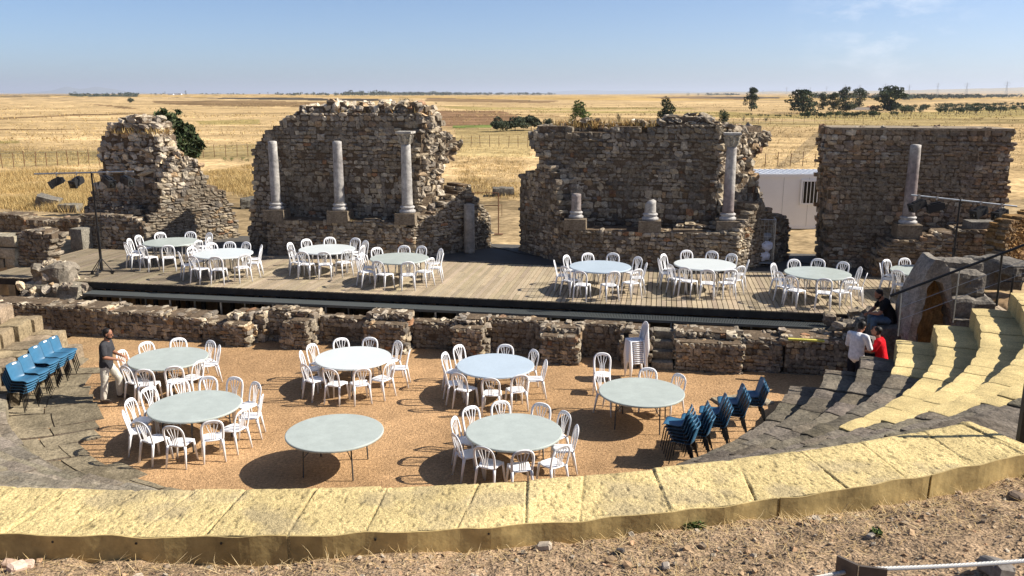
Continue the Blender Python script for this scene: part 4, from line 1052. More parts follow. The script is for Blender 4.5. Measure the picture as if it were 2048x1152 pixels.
# rock lump on the pulpitum
lump = thing('masonry_lump', 'big lump of broken masonry in front of the left end of the stage', 'masonry lump', U(102, 601, .72))
mb = MB(); rough_block(mb, (0, .55, .12), (.98, .5, .34), rotz(TH), (.22, .195, .15), (9, 6, 5), .06, 31, .3)
N = 150; cc = np.stack([RNG.uniform(-.95, 1.0, N), RNG.uniform(.05, 1.0, N), RNG.uniform(-.15, .45, N)], 1)
stones(mb, cc, RNG.uniform(.05, .13, (N, 3)), np.array([euler(*RNG.normal(0, .4, 3)) for _ in range(N)]), palette(N, 1.25), .15); mb.build('base', 'stone', lump)
mb = MB(); rough_block(mb, (-.15, .65, .65), (.58, .4, .36), rotz(TH), (.22, .19, .15), (8, 6, 6), .10, 33, .5)
N = 150; th_ = RNG.uniform(0, 6.28, N); zz_ = RNG.uniform(.4, 1.02, N); rad_ = .62 * np.sqrt(np.clip(1.12 - zz_, .02, 1)) * RNG.uniform(.75, 1.1, N)
cc = np.stack([-.12 + rad_ * np.cos(th_) * 1.1, .65 + rad_ * np.sin(th_) * .7, zz_], 1)
stones(mb, cc, RNG.uniform(.04, .12, (N, 3)), np.array([euler(*RNG.normal(0, .5, 3)) for _ in range(N)]), palette(N, 1.25), .15); mb.build('core', 'stone', lump)
# vault remains at the right
PALB = np.array([(.16, .145, .13), (.19, .17, .15), (.13, .12, .11), (.22, .195, .16)]); PWB = np.array([.3, .3, .2, .2])
PALO = np.array([(.26, .15, .06), (.30, .18, .07), (.20, .12, .055)]); PWO = np.array([.4, .3, .3])
va = thing('vault_remains', 'big grey remains of a stone vault with an ochre arched recess beside the stage', 'ruined vault', W(23.9, -1.7, 1))
def vp(name, fn):
    mb = MB(); fn(mb); mb.v = [v - np.array(va.location) for v in mb.v]; mb.build(name, 'stone', va)
A_, B_ = (22.2, -2.25), (26.5, -1.9)
import bmesh
def extrude_poly(mb, A, B, depth, pts, col, amp=.05, cuts=3, seed=3):
    bm = bmesh.new(); vs = [bm.verts.new((u, 0, z)) for u, z in px_poly(A, B, pts)]; fc = bm.faces.new(vs)
    bmesh.ops.triangulate(bm, faces=[fc]); ex = bmesh.ops.extrude_face_region(bm, geom=bm.faces[:])
    for v in [g_ for g_ in ex['geom'] if isinstance(g_, bmesh.types.BMVert)]: v.co.y = depth
    bmesh.ops.subdivide_edges(bm, edges=bm.edges[:], cuts=cuts, use_grid_fill=True); bmesh.ops.triangulate(bm, faces=bm.faces[:])
    e = (np.array(B) - np.array(A)) / np.linalg.norm(np.array(B) - np.array(A)); nb = np.array([-e[1], e[0]])
    P_ = np.array([W(*(np.array(A) + e * v.co.x + nb * v.co.y), v.co.z) for v in bm.verts]); bm.verts.index_update(); T = [[v.index for v in f_.verts] for f_ in bm.faces]; bm.free()
    P_ = P_ + np.stack([vnoise(P_, seed + k, 4, 2.2) for k in range(3)], 1) * amp
    mb.add(P_, None, T, col=np.asarray(col) * (1 + .3 * vnoise(P_, seed + 7, 4, 1.6))[:, None])
def f(mb):
    extrude_poly(mb, A_, B_, .9, [(1808, 720), (1818, 660), (1827, 610), (1840, 575), (1856, 542), (1872, 521), (1886, 521), (1896, 536), (1906, 575), (1911, 620), (1914, 670), (1916, 720), (1910, 720), (1908, 670), (1904, 625), (1897, 588), (1886, 566), (1870, 560), (1853, 578), (1842, 612), (1833, 660), (1828, 720)], (.27, .24, .20), .05, 4)
vp('arch_ring', f)
def f(mb):
    A2, B2 = (22.2, -1.85), (26.5, -1.5)
    p = np.array([Uplane(x, y, A2, B2) for x, y in ((1820, 720), (1918, 720))])
    zt = Uplane(1870, 560, A2, B2)[1]; P_ = []
    for v in np.linspace(0, 1, 14):
        row = []
        for u in np.linspace(0, 1, 12):
            uu = p[0, 0] + (p[1, 0] - p[0, 0]) * u; d = .35 * math.sin(u * math.pi) * (1 - .3 * v)
            e = (np.array(B2) - np.array(A2)); e = e / np.linalg.norm(e); q = np.array(A2) + e * uu + np.array([-e[1], e[0]]) * (d - .1)
            row.append(W(q[0], q[1], .9 + (zt + .1 - .9) * v))
        P_.append(row)
    P_ = np.array(P_); w_ = P_.reshape(-1, 3); w_ += (.05 * vnoise(w_, 91, 4, 2.2))[:, None] * np.array([0.5, 1, 0])
    c = np.array((.34, .20, .08)) * (1 + .35 * vnoise(w_, 92, 4, 2.))[:, None]
    mb.grid(w_.reshape(14, 12, 3), col=c.reshape(14, 12, 3))
vp('ochre_recess', f)
for i, (x0, x1, y0, y1, t, d, nm) in enumerate(((1884, 1968, 524, 545, -1.2, .45, 'cap_stone'), (1893, 1972, 546, 598, -1.75, .55, 'squared_block'), (1902, 1988, 598, 645, -2.1, .6, 'squared_block'), (1910, 1980, 640, 720, -2.3, .6, 'squared_block'))):
    sa, _, za = Ut(x0, y0, t); sb, _, zb = Ut(x1, y1, t); mb = MB()
    rough_block(mb, W((sa + sb) / 2, t + d, (za + zb) / 2) - np.array(va.location), ((sb - sa) / 2, d, (za - zb) / 2 + .01), rotz(TH), (.185, .165, .14), (9, 6, 5), .05, 40 + i, .3); mb.build(nm, 'grey_tier', va)
for i, (x0, x1, y0, y1, t, lab) in enumerate(((1968, 2040, 526, 585, .2, 'large dark stone block right of the vault, behind the railing'), (2010, 2075, 530, 560, -.6, 'long grey stone block at the right edge behind the railing'))):
    sa, _, za = Ut(x0, y0, t); sb, _, zb = Ut(x1, y1, t)
    place_block('stone_block', lab, W((sa + sb) / 2, t + .7, (za + zb) / 2), ((sb - sa) / 2, .7, (za - zb) / 2), TH + .2, (.16, .145, .125), .04, 45 + i, rnd=.3, n=(8, 6, 5))
bw = wallthing('retaining_wall', 'ochre brown retaining wall at the right edge beyond the rebuilt wall', 29, 4)
def f(mb):
    A, B = (28.6, 3.6), (32.2, 6.0)
    masonry(mb, A, B, .6, px_poly(A, B, [(2008, 540), (2008, 490), (2012, 464), (2026, 446), (2048, 436), (2110, 420), (2110, 540)], .9), course=(.08, .14), width=(.1, .25), rough=.03, pal=PALO, w=PWO, mortar=(.2, .12, .05))
wpart(bw, 'wall_face', f)
rub = thing('rubble_heap', 'heap of pale rubble between the stage corner and the vault', 'rubble', W(23.0, -.5, 1))
mb = MB(); N = 190; cc = np.stack([RNG.normal(0, .5, N), RNG.normal(0, .35, N), RNG.uniform(-.5, .2, N)], 1); cc[:, 2] += .25 * np.exp(-(cc[:, 0] ** 2 + cc[:, 1] ** 2) / .3)
stones(mb, cc, RNG.uniform(.05, .17, (N, 3)), np.array([euler(*RNG.normal(0, .4, 3)) for _ in range(N)]), palette(N, 1.05), .15); mb.build('rubble_stones', 'stone', rub)
place_block('stone_ledge', 'dark stone ledge under the man in the black T-shirt', W(23.2, -1.25, .95), (.55, .5, .42), TH, (.15, .135, .115), .04, 52, rnd=.3)
place_block('boulder', 'low stone under the person in the red shirt', W(22.55, -2.45, .33), (.3, .3, .33), TH, (.16, .14, .12), .03, 53, rnd=.3)
p = U(1485, 803, .0); place_block('paving_slab', 'flat worn slab lying in the gravel by the right blue chairs', p + np.array([0, 0, .0]), (.62, .38, .05), .3, (.33, .275, .19), .02, 54, n=(9, 6, 2))
p = U(1612, 684, .97); mb = MB(); mb.box((0, 0, .03), (.42, .05, .022), rotz(TH - .02)); o = mb.build('timber_plank', mat('yellow_paint', (.55, .50, .10), rough=.8, noise=[(6, .7, 1.2, 4)]), loc=W(*st_px(1612, 684, .97), .99)); tag(o, 'short yellow painted plank lying on top of the low wall', 'plank')

# ================================================================== CABIN, TROLLEY, FRAME
b0 = U(1600, 457.5, 1.08); yc = b0[1]
def Uy(px, py, y):
    d = ray(px, py); k = y / d[1]; return d * k + np.array([0, 0, CAM_H])
cx0, cx1 = Uy(1486, 457, yc)[0], Uy(1700, 457, yc)[0]; zt = Uy(1580, 350, yc)[2]
cab = thing('site_cabin', 'white portable site cabin with barred window between the two right walls', 'cabin', ((cx0 + cx1) / 2, yc + 1.2, 1.08))
hw, hh = (cx1 - cx0) / 2, (zt - 1.08) / 2
mb = MB(); mb.box((0, 0, hh + .03), (hw, 1.2, hh - .05)); mb.build('body', 'cabin', cab)
mb = MB()
for xx in np.arange(-hw + .55, hw, 1.1): mb.box((xx, -1.203, hh + .03), (.008, .004, hh - .08))
mb.build('panel_joint', mat('grey_trim', (.45, .46, .47)), cab)
mb = MB(); mb.box((0, 0, .05), (hw + .02, 1.22, .05)); mb.box((0, -1.21, 2 * hh - .03), (hw + .03, .03, .07)); mb.box((0, 1.21, 2 * hh - .03), (hw + .03, .03, .07)); mb.build('frame', 'cabin', cab)
mb = MB()
for xx in np.arange(-hw, hw, .25): mb.box((xx + .12, 0, 2 * hh - .0), (.115, 1.2, .015), col=(1, 1, 1)); mb.box((xx, 0, 2 * hh + .03), (.018, 1.2, .03))
mb.build('ribbed_roof', 'cabin', cab)
wa, wb = Uy(1604, 361, yc), Uy(1650, 408, yc); wx = (wa[0] + wb[0]) / 2 - (cx0 + cx1) / 2; wz = (wa[2] + wb[2]) / 2 - 1.08; ww, wh = (wb[0] - wa[0]) / 2, (wa[2] - wb[2]) / 2
win = MB()
for (dx, dz, a, b) in ((0, wh, ww + .03, .04), (0, -wh, ww + .03, .04), (-ww, 0, .04, wh - .041), (ww, 0, .04, wh - .041)): win.box((wx + dx, -1.235, wz + dz), (a, .03, b))
wo_ = win.build('window', 'cabin', cab)
mb = MB(); mb.box((wx, -1.206, wz), (ww - .03, .004, wh - .03)); mb.build('pane', 'glass', wo_)
mb = MB()
for xx in np.linspace(-ww + .08, ww - .08, 7): mb.box((wx + xx, -1.25, wz), (.014, .012, wh - .045))
mb.build('bars', 'cabin', wo_)

tr = thing('roll_cage', 'tall wire roll cage trolley holding white linen bundles on the stage', 'trolley', U(1521, 531, HS), TH)
H_ = 1.62; mb = MB()
for x in (-.35, .35):
    for y in (-.38, .38): mb.tube([(x, y, .14), (x, y, H_)], .012, 6)
for y in (-.38, .38): mb.tube([(-.35, y, H_), (.35, y, H_)], .012, 6); mb.tube([(-.35, y, .16), (.35, y, .16)], .014, 6)
for x in (-.35, .35):
    mb.tube([(x, -.38, H_), (x, .38, H_)], .012, 6); mb.tube([(x, -.38, .16), (x, .38, .16)], .014, 6)
mb.build('frame', 'zinc', tr)
mb = MB()
for y in (-.38, .38):
    for x in np.linspace(-.35, .35, 7)[1:-1]: mb.tube([(x, y, .16), (x, y, H_)], .0035, 4, caps=False)
    for z in np.linspace(.3, H_, 8): mb.tube([(-.35, y, z), (.35, y, z)], .0035, 4, caps=False)
for x in (-.35, .35):
    for y in np.linspace(-.38, .38, 7)[1:-1]: mb.tube([(x, y, .16), (x, y, H_)], .0035, 4, caps=False)
    for z in np.linspace(.3, H_, 8): mb.tube([(x, -.38, z), (x, .38, z)], .0035, 4, caps=False)
mb.build('wire_mesh', 'zinc', tr)
mb = MB(); mb.box((0, 0, .15), (.34, .37, .012)); mb.build('base_plate', 'zinc', tr)
for x in (-.29, .29):
    for y in (-.31, .31):
        mb = MB(); mb.lathe([(.05, -.017), (.06, -.012), (.06, .012), (.05, .017)], n=14); mb.v = [v @ euler(R(90), 0, 0).T + np.array([x, y, .062]) for v in mb.v]; mb.build('castor', 'dark', tr)
def blob(mb, c, r, col=(1, 1, 1), seed=0, amp=.12, n=16, m=0):
    a, b = np.meshgrid(np.linspace(0, math.pi, n), np.linspace(0, 2 * math.pi, n * 2), indexing='ij')
    D = np.stack([np.sin(a) * np.cos(b), np.sin(a) * np.sin(b), np.cos(a)], -1); f_ = 1 + amp * vnoise(D.reshape(-1, 3), seed, 3, 2.2).reshape(a.shape)
    mb.grid(D * f_[..., None] * np.asarray(r) + np.asarray(c), col=col, m=m)
trl = np.array(tr.location)
for i, (c, r, m_, lab) in enumerate((((-.03, -.02, .36), (.31, .33, .21), 'linen', 'lowest white linen bundle inside the wire trolley'), ((.05, 0, .68), (.28, .30, .19), 'linen', 'upper white linen bundle inside the wire trolley'), ((.02, .04, 1.0), (.24, .24, .22), mat('grey_bag', (.20, .21, .23), rough=.6), 'grey plastic bag on top of the linen in the wire trolley'))):
    mb = MB(); blob(mb, (0, 0, 0), r, seed=60 + i, amp=.2); o = mb.build('laundry_bundle' if i < 2 else 'plastic_bag', m_, smooth=True, loc=trl + rotz(TH) @ np.array(c)); tag(o, lab, 'laundry' if i < 2 else 'bag')

ru = thing('pipe_frame', 'rusty iron pipe barrier standing in the doorway gap between the two middle walls', 'barrier', U(997, 469, 1.08), 0)
hgt_ = 1.75
mb = MB(); mb.tube([(0, 0, 0), (0, 0, hgt_)], .022, 8); mb.box((0, 0, .02), (.18, .12, .012)); mb.build('post', 'rust', ru)
for z in (hgt_, 1.22): mb = MB(); mb.tube([(-1.15, 0, z), (0, 0, z)], .016, 8); mb.build('rail', 'rust', ru)
mb = MB(); mb.tube([(.14, .2, .75), (.14, .2, 1.25)], .012, 6); mb.tube([(0, 0, 1.22), (.14, .2, 1.22)], .012, 6); mb.build('hook', 'rust', ru)

# ================================================================== SPOTLIGHT STANDS
def spot_body(k=1.):
    mb = MB(); mb.box((0, 0, 0), (.17, .105, .10)); mb.box((.20, 0, .0), (.035, .125, .12)); mb.box((-.19, 0, 0), (.03, .085, .08)); mb.box((0, 0, .115), (.13, .06, .02)); mb.v = [v * k for v in mb.v]; return mb
def stand(label, foot, ztop, bar, lamps, base=True, k=1.):
    o = thing('light_stand', label, 'light stand', foot)
    L = np.array(o.location); zt = ztop - L[2]
    mb = MB(); mb.tube([(0, 0, .1), (0, 0, zt * .45)], .042, 10); mb.build('lower_mast', 'black', o)
    mb = MB(); mb.tube([(0, 0, zt * .45), (0, 0, zt + .02)], .028, 10); mb.tube([(0, 0, zt * .43), (0, 0, zt * .47)], .055, 10); mb.build('upper_mast', 'black', o)
    if base:
        for a in (R(8), R(128), R(188), R(268)):
            mb = MB(); lg = 1.0 if a in (R(8), R(188)) else .45
            mb.tube([(0, 0, .12), (lg * math.cos(a), lg * math.sin(a), .09)], .022, 6); mb.tube([(0, 0, .55), (.3 * math.cos(a), .3 * math.sin(a), .12)], .014, 6); mb.build('leg', 'black', o)
            w = MB(); w.lathe([(.03, -.02), (.05, -.015), (.05, .015), (.03, .02)], n=12); w.v = [v @ euler(R(90), 0, a).T + np.array([.3 * math.cos(a), .3 * math.sin(a), .055]) for v in w.v]; w.build('wheel', 'dark', o)
    a, b = np.array(bar[0]) - L, np.array(bar[1]) - L
    mb = MB(); mb.tube([a, b], .026, 10); mb.build('crossbar', 'zinc', o)
    for (pp, az, el) in lamps:
        q = np.array(pp) - L; d = (b - a) / np.linalg.norm(b - a); q_ = a + d * ((q - a) @ d)
        mb = MB(); mb.tube([q_ + [0, 0, .04], q_ - [0, 0, .07]], .018, 6); mb.box(q_ + [0, 0, 0], (.03, .03, .035)); cl = mb.build('clamp', 'zinc', o)
        mb = spot_body(k); rt = rotz(az) @ euler(0, el, 0); mb.v = [v @ rt.T + q_ - np.array([0, 0, .27]) for v in mb.v]; hd = mb.build('spotlight', 'dark', o)
        mb = MB()
        for y in (-.125, .125): mb.tube([rt @ np.array([0, y, 0]) + q_ - [0, 0, .27], rt @ np.array([0, y, 0]) * np.array([.6, .6, 0]) + q_ - [0, 0, .08]], .009, 5)
        mb.build('bracket', 'black', hd)
        mb = MB(); n_ = 16; aa = np.arange(n_) * 2 * math.pi / n_
        mb.lathe([(.085, 0), (.06, .012), (0.01, .018)], n=16); mb.v = [v @ (rt @ euler(0, R(90), 0)).T + q_ - np.array([0, 0, .27]) + rt @ np.array([.237 * k, 0, 0]) for v in mb.v]
        mb.build('lens', 'glass', hd, smooth=True)
    return o, zt
f1 = U(205, 549, HS); t1 = ST(f1)[1]
def at_t(px, py, t): s_, t_, z_ = Ut(px, py, t); return W(s_, t_, z_)
zt1 = at_t(181, 350, t1)[2]
ba, bb = at_t(69, 348, t1), at_t(267, 343, t1); zb_ = (ba[2] + bb[2]) / 2
o, _ = stand('black wheeled light stand with crossbar of spotlights at the left of the stage', f1, zb_ + .02, (ba, bb), [(at_t(113, 352, t1), R(200), R(25)), (at_t(153, 350, t1), R(255), R(20)), (at_t(215, 348, t1), R(-35), R(25)), (at_t(252, 346, t1), R(-30), R(15))])
mb = MB(); L = np.array(o.location)
pts = bez([(0.05, 0, zb_ - L[2] - .02), (.16, -.02, 2.1), (.10, -.03, 1.2), (-.05, -.05, .4), (-.35, -.1, .03), (-.85, .1, .012), (-1.0, .35, .012), (-.5, .5, .012), (.2, .4, .012)], 8); mb.tube(pts, .011, 5); mb.build('power_cable', 'black', o)
f2 = U(1899, 578, HS); t2 = ST(f2)[1]
ba, bb = at_t(1822, 390, t2), at_t(2034, 413, t2)
stand('black light stand with crossbar of spotlights at the right, behind the vault', f2, at_t(1917, 400, t2)[2], (ba, bb), [(at_t(1838, 392, t2), R(190), R(22)), (at_t(1874, 395, t2), R(170), R(14)), (at_t(1962, 404, t2), R(200), R(20)), (at_t(2004, 409, t2), R(205), R(15))], k=1.05)
mb = MB(); cpts = bez([W(22.2, 8.0, HS + .03), W(21.9, 7.3, HS + .03), W(22.6, 6.6, HS + .03), W(23.4, 5.6, HS + .03)], 8); mb.tube(cpts, .014, 5); o = mb.build('power_cable', 'black'); tag(o, 'black cable snaking across the floor between the two right walls', 'cable')
mb = MB(); cpts = bez([W(11.3, 8.0, HS + .03), W(12.0, 7.4, HS + .03), W(12.5, 6.9, HS + .03), W(13.6, 6.2, HS + .03)], 8); mb.tube(cpts, .014, 5); o = mb.build('power_cable', 'black'); tag(o, 'black cable on the floor of the gap between the two middle walls', 'cable')

# ================================================================== RAILINGS
rt_ = -3.3
rl = thing('stair_railing', 'dark metal stair railing with thin wires rising to the right edge', 'railing', at_t(1800, 668, rt_))
L = np.array(rl.location)
ra, rb = at_t(1780, 592, rt_) - L, at_t(2048, 490, rt_) - L; rd = rb - ra; re_ = rb + rd * .3
mb = MB(); mb.tube([ra, re_], .03, 8); mb.build('handrail', 'black', rl)
for (x0, y0, x1, y1) in ((1803, 586, 1796, 672), (1919, 541, 1906, 645), (2004, 510, 1993, 612)):
    mb = MB(); mb.tube([at_t(x0, y0, rt_) - L, at_t(x1, y1, rt_) - L], .013 if x0 < 1990 else .024, 6); mb.build('post', 'zinc' if x0 < 1990 else 'black', rl)
pa, pb = at_t(1803, 586, rt_) - L, at_t(1796, 672, rt_) - L
for k in (.33, .62):
    st0 = pa + (pb - pa) * k; mb = MB(); mb.tube([st0, st0 + rd * .95], .006, 5); mb.build('wire', 'zinc', rl)
r2 = thing('stair_railing', 'short black railing with two bars at the right edge above the stairs', 'railing', at_t(2020, 608, -2.2)); L = np.array(r2.location)
mb = MB(); mb.tube([at_t(2028, 548, -2.2) - L, at_t(2018, 612, -2.2) - L], .028, 6); mb.build('post', 'black', r2)
for y in (534, 563): mb = MB(); mb.tube([at_t(2000, y, -2.2) - L, at_t(2090, y, -2.2) - L], .016, 6); mb.build('bar', 'black', r2)

# ================================================================== PEOPLE
def fused(name, mb0, mats, parent, voxel=.009, it=6):
    """melt overlapping limbs into one continuous surface"""
    ob = mb0.build('_tmp', 'skin'); md = ob.modifiers.new('r', 'REMESH'); md.mode = 'VOXEL'; md.voxel_size = voxel; md.use_smooth_shade = True
    sm = ob.modifiers.new('s', 'SMOOTH'); sm.factor = .5; sm.iterations = it
    dg = bpy.context.evaluated_depsgraph_get(); m2 = bpy.data.meshes.new_from_object(ob.evaluated_get(dg)); old = ob.data
    bpy.data.objects.remove(ob); bpy.data.meshes.remove(old)
    v = np.zeros(len(m2.vertices) * 3); m2.vertices.foreach_get('co', v); mb = MB()
    q = [list(p.vertices) for p in m2.polygons if len(p.vertices) == 4]; t3 = [list(p.vertices) for p in m2.polygons if len(p.vertices) == 3]
    mb.add(v.reshape(-1, 3), q, t3); bpy.data.meshes.remove(m2); return mb.build(name, mats, parent, smooth=True)
def limb(mb, pts, rad, n=12, flat=1., side=None):
    mb.tube(pts, rad, n, flat=flat, side=side)
    for p_, r_ in ((pts[0], rad[0]), (pts[-1], rad[-1])): ell(mb, p_, (r_, r_ * (1 if flat == 1 else 1), r_ * .8) if flat == 1 else (r_ * flat, r_, r_ * .5), None, 8)
    for p_, r_ in list(zip(pts, rad))[1:-1]: ell(mb, p_, (r_ * flat, r_, r_), None, 8)
def ell(mb, c, r, rot=None, n=14, m=0, cut=None):
    a, b = np.meshgrid(np.linspace(0, math.pi if cut is None else cut, n), np.linspace(0, 2 * math.pi, n * 2), indexing='ij')
    D = np.stack([np.sin(a) * np.cos(b), np.sin(a) * np.sin(b), np.cos(a)], -1) * np.asarray(r)
    if rot is not None: D = D @ np.asarray(rot).T
    mb.grid(D + np.asarray(c), m=m)
def person(label, loc, rz, J, shirt, trousers, sleeves=.55, beard=False, head_rot=(0, 0, 0), shoes='shoe', hands=None, glasses=False, sitting=False):
    o = thing('person', label, 'person', loc, rz)
    j = {k: np.array(v, float) for k, v in J.items()}
    hr = euler(*head_rot); hc = j['skull'] + hr @ np.array([.015, 0, .055])
    def ex(mb):
        # head: skull, jaw, nose, ears, brow
        ell(mb, hc + hr @ np.array([-.008, 0, .03]), (.098, .078, .098), hr); ell(mb, hc + hr @ np.array([.022, 0, -.045]), (.072, .06, .078), hr)
        mb.tube([hc + hr @ np.array(p) for p in ((.085, 0, .02), (.104, 0, -.012), (.115, 0, -.03), (.088, 0, -.035))], [.010, .013, .016, .012], 6)
        for y in (-1, 1): ell(mb, hc + hr @ np.array([-.005, .078 * y, -.008]), (.022, .010, .032), hr, 8); ell(mb, hc + hr @ np.array([.080, .03 * y, .008]), (.012, .016, .008), hr, 6)
        mb.tube([hc + hr @ np.array(p) for p in ((.084, -.022, -.062), (.092, 0, -.062), (.084, .022, -.062))], .007, 5)
        for sd, y in (('l', 1), ('r', -1)):
            w = j['wr' + sd]; el_ = j['el' + sd]; d = (w - el_) / np.linalg.norm(w - el_)
            side = np.cross(d, [0, 0, 1.]); side /= np.linalg.norm(side) + 1e-9; up = np.cross(side, d)
            mb.tube([w - d * .01, w + d * .045, w + d * .085], [.026, .036, .034], 8, flat=.5, side=up)
            for k, (off, ln) in enumerate(((-.027, .062), (-.009, .074), (.009, .078), (.027, .068))):
                b = w + d * .082 + side * off; mb.tube([b, b + d * ln * .45 - up * .008, b + d * ln * .8 - up * .030, b + d * ln * .85 - up * .048], [.0095, .009, .008, .0065], 6)
            b = w + d * .03 - side * .032 * y; mb.tube([b, b + d * .035 - side * .022 * y - up * .01, b + d * .062 - side * .02 * y - up * .026], [.012, .0105, .008], 6)
    mb = MB(); X_ = (1., 0, 0)
    limb(mb, [j['pelvis'], j['waist'], j['chest'], j['chest'] * .4 + j['neck'] * .6], [.145, .135, .15, .11], 16, .62, X_)
    limb(mb, [j['shl'], j['chest'] * .3 + j['neck'] * .7 - [0, 0, .04], j['shr']], [.05, .06, .05]); limb(mb, [j['neck'] - [0, 0, .05], j['neck'], j['skull'] + hr @ np.array([.0, 0, .05])], [.07, .056, .056])
    for sd in 'lr':
        limb(mb, [j['sh' + sd], (j['sh' + sd] + j['el' + sd]) / 2, j['el' + sd]], [.052, .05, .042]); limb(mb, [j['el' + sd], j['el' + sd] * .7 + j['wr' + sd] * .3, j['wr' + sd]], [.042, .042, .028])
        limb(mb, [j['hi' + sd], j['kn' + sd]], [.085, .06]); limb(mb, [j['kn' + sd], j['kn' + sd] * .65 + j['an' + sd] * .35, j['an' + sd], j['to' + sd]], [.06, .058, .038, .03])
    ex(mb); fused('body', mb, 'skin', o, .008, 3)
    # shirt: torso, yoke and two sleeves
    su = j['shl'] + (j['ell'] - j['shl']) * sleeves; sr_ = j['shr'] + (j['elr'] - j['shr']) * sleeves
    mb = MB(); hem = j['pelvis'] + (j['pelvis'] - j['waist']) * .35
    limb(mb, [hem, j['pelvis'], j['waist'], j['chest'], j['chest'] * .45 + j['neck'] * .55], [.19, .19, .176, .182, .135], 18, .74, X_)
    limb(mb, [j['shl'], j['chest'] * .3 + j['neck'] * .7 - [0, 0, .045], j['shr']], [.068, .082, .068])
    for sd, e_ in (('l', su), ('r', sr_)):
        if sleeves > 1: limb(mb, [j['sh' + sd], j['el' + sd]], [.072, .062]); limb(mb, [j['el' + sd], j['el' + sd] * .15 + j['wr' + sd] * .85], [.062, .044])
        else: limb(mb, [j['sh' + sd], e_], [.07, .074])
    v0 = np.concatenate(mb.v); mb.v = [v + .007 * np.stack([vnoise(v, 3 + k, 3, 9.) for k in range(3)], 1) for v in mb.v]
    fused('shirt', mb, shirt, o, .012, 4)
    mb = MB(); limb(mb, [j['pelvis'] + [0, 0, .05], j['pelvis'] - [0, 0, .03]], [.150, .158], 16, .70, X_)
    for sd in 'lr':
        an = j['an' + sd] + [0, 0, .03]; limb(mb, [j['hi' + sd], j['hi' + sd] * .5 + j['kn' + sd] * .5, j['kn' + sd]], [.100, .096, .082]); limb(mb, [j['kn' + sd], j['kn' + sd] * .5 + an * .5, an], [.082, .078, .068])
    mb.v = [v + .008 * np.stack([vnoise(v, 7 + k, 3, 8.) for k in range(3)], 1) for v in mb.v]
    fused('trousers', mb, trousers, o, .012, 4)
    mb = MB(); ell(mb, hc + hr @ np.array([-.026, 0, .052]), (.098, .087, .085), hr, 16); ell(mb, hc + hr @ np.array([-.042, 0, .012]), (.074, .083, .085), hr, 14); ell(mb, hc + hr @ np.array([-.045, 0, -.03]), (.055, .066, .06), hr, 12)
    if beard: ell(mb, hc + hr @ np.array([.030, 0, -.078]), (.062, .058, .048), hr, 12); [ell(mb, hc + hr @ np.array([.005, .066 * y, -.045]), (.022, .012, .05), hr, 8) for y in (-1, 1)]
    mb.v = [v + .004 * vnoise(v, 5, 2, 35.)[:, None] for v in mb.v]; fused('hair', mb, 'hair', o, .009, 2)
    if glasses:
        mb = MB()
        for y in (-.032, .032): mb.tube([hc + hr @ np.array([.096, y + .024 * math.cos(a), .006 + .018 * math.sin(a)]) for a in np.linspace(0, 6.283, 13)], .0035, 4)
        for y in (-.058, .058): mb.tube([hc + hr @ np.array([.094, y, .01]), hc + hr @ np.array([0, y * 1.36, .008])], .003, 4)
        mb.build('glasses', 'black', o)
    for sd in 'lr':
        a, b = j['an' + sd], j['to' + sd]; d = b - a; d[2] = 0; d /= np.linalg.norm(d); c = np.array([a[0], a[1], min(a[2], b[2])])
        mb = MB(); zz = b[2] - .025
        mb.tube([c - d * .06 + [0, 0, -c[2] + zz + .05], c + d * .02 + [0, 0, -c[2] + zz + .06], c + d * .11 + [0, 0, -c[2] + zz + .045], c + d * .20 + [0, 0, -c[2] + zz + .032]], [.045, .055, .046, .028], 10, flat=.85)
        mb.build('shoe', shoes, o, smooth=True)
    return o
# man at the table, stepping forward, hands on a chair back
fm = (U(213, 807, 0) + U(239, 797, 0)) / 2
person('man in charcoal T-shirt and cream trousers arranging a chair at the left table', fm + np.array([0, 0, .004]), R(4), dict(
    pelvis=(-.06, 0, .90), waist=(-.05, 0, 1.05), chest=(-.03, 0, 1.27), neck=(.0, 0, 1.44), skull=(.03, 0, 1.53),
    shl=(-.02, .185, 1.37), ell=(.0, .25, 1.10), wrl=(.24, .17, 1.02), shr=(-.02, -.185, 1.37), elr=(.02, -.25, 1.11), wrr=(.27, -.16, 1.03),
    hil=(-.05, .09, .86), knl=(.14, .13, .50), anl=(.10, .17, .085), tol=(.27, .19, .035), hir=(-.06, -.09, .86), knr=(-.09, -.12, .48), anr=(-.14, -.15, .085), tor=(.03, -.18, .035)), 'tee_grey', 'cream', .75, True, (0, .12, -.1), glasses=True)
STAND = dict(pelvis=(0, 0, .92), waist=(0, 0, 1.08), chest=(.01, 0, 1.30), neck=(.05, 0, 1.47), skull=(.10, 0, 1.54), shl=(.0, .20, 1.40), ell=(.06, .27, 1.12), wrl=(.30, .12, 1.15), shr=(.0, -.20, 1.40), elr=(.08, -.28, 1.12), wrr=(.32, -.12, 1.15),
    hil=(0, .09, .88), knl=(.02, .10, .48), anl=(-.01, .11, .085), tol=(.13, .13, .035), hir=(0, -.09, .88), knr=(.02, -.10, .48), anr=(-.01, -.11, .085), tor=(.13, -.13, .035))
pw = person('man in white sweatshirt and navy trousers seen from behind, reading a large sheet', W(22.12, -2.72, .0), R(38), STAND, 'sweat_white', 'navy', 1.2, False, (0, .45, -.1))
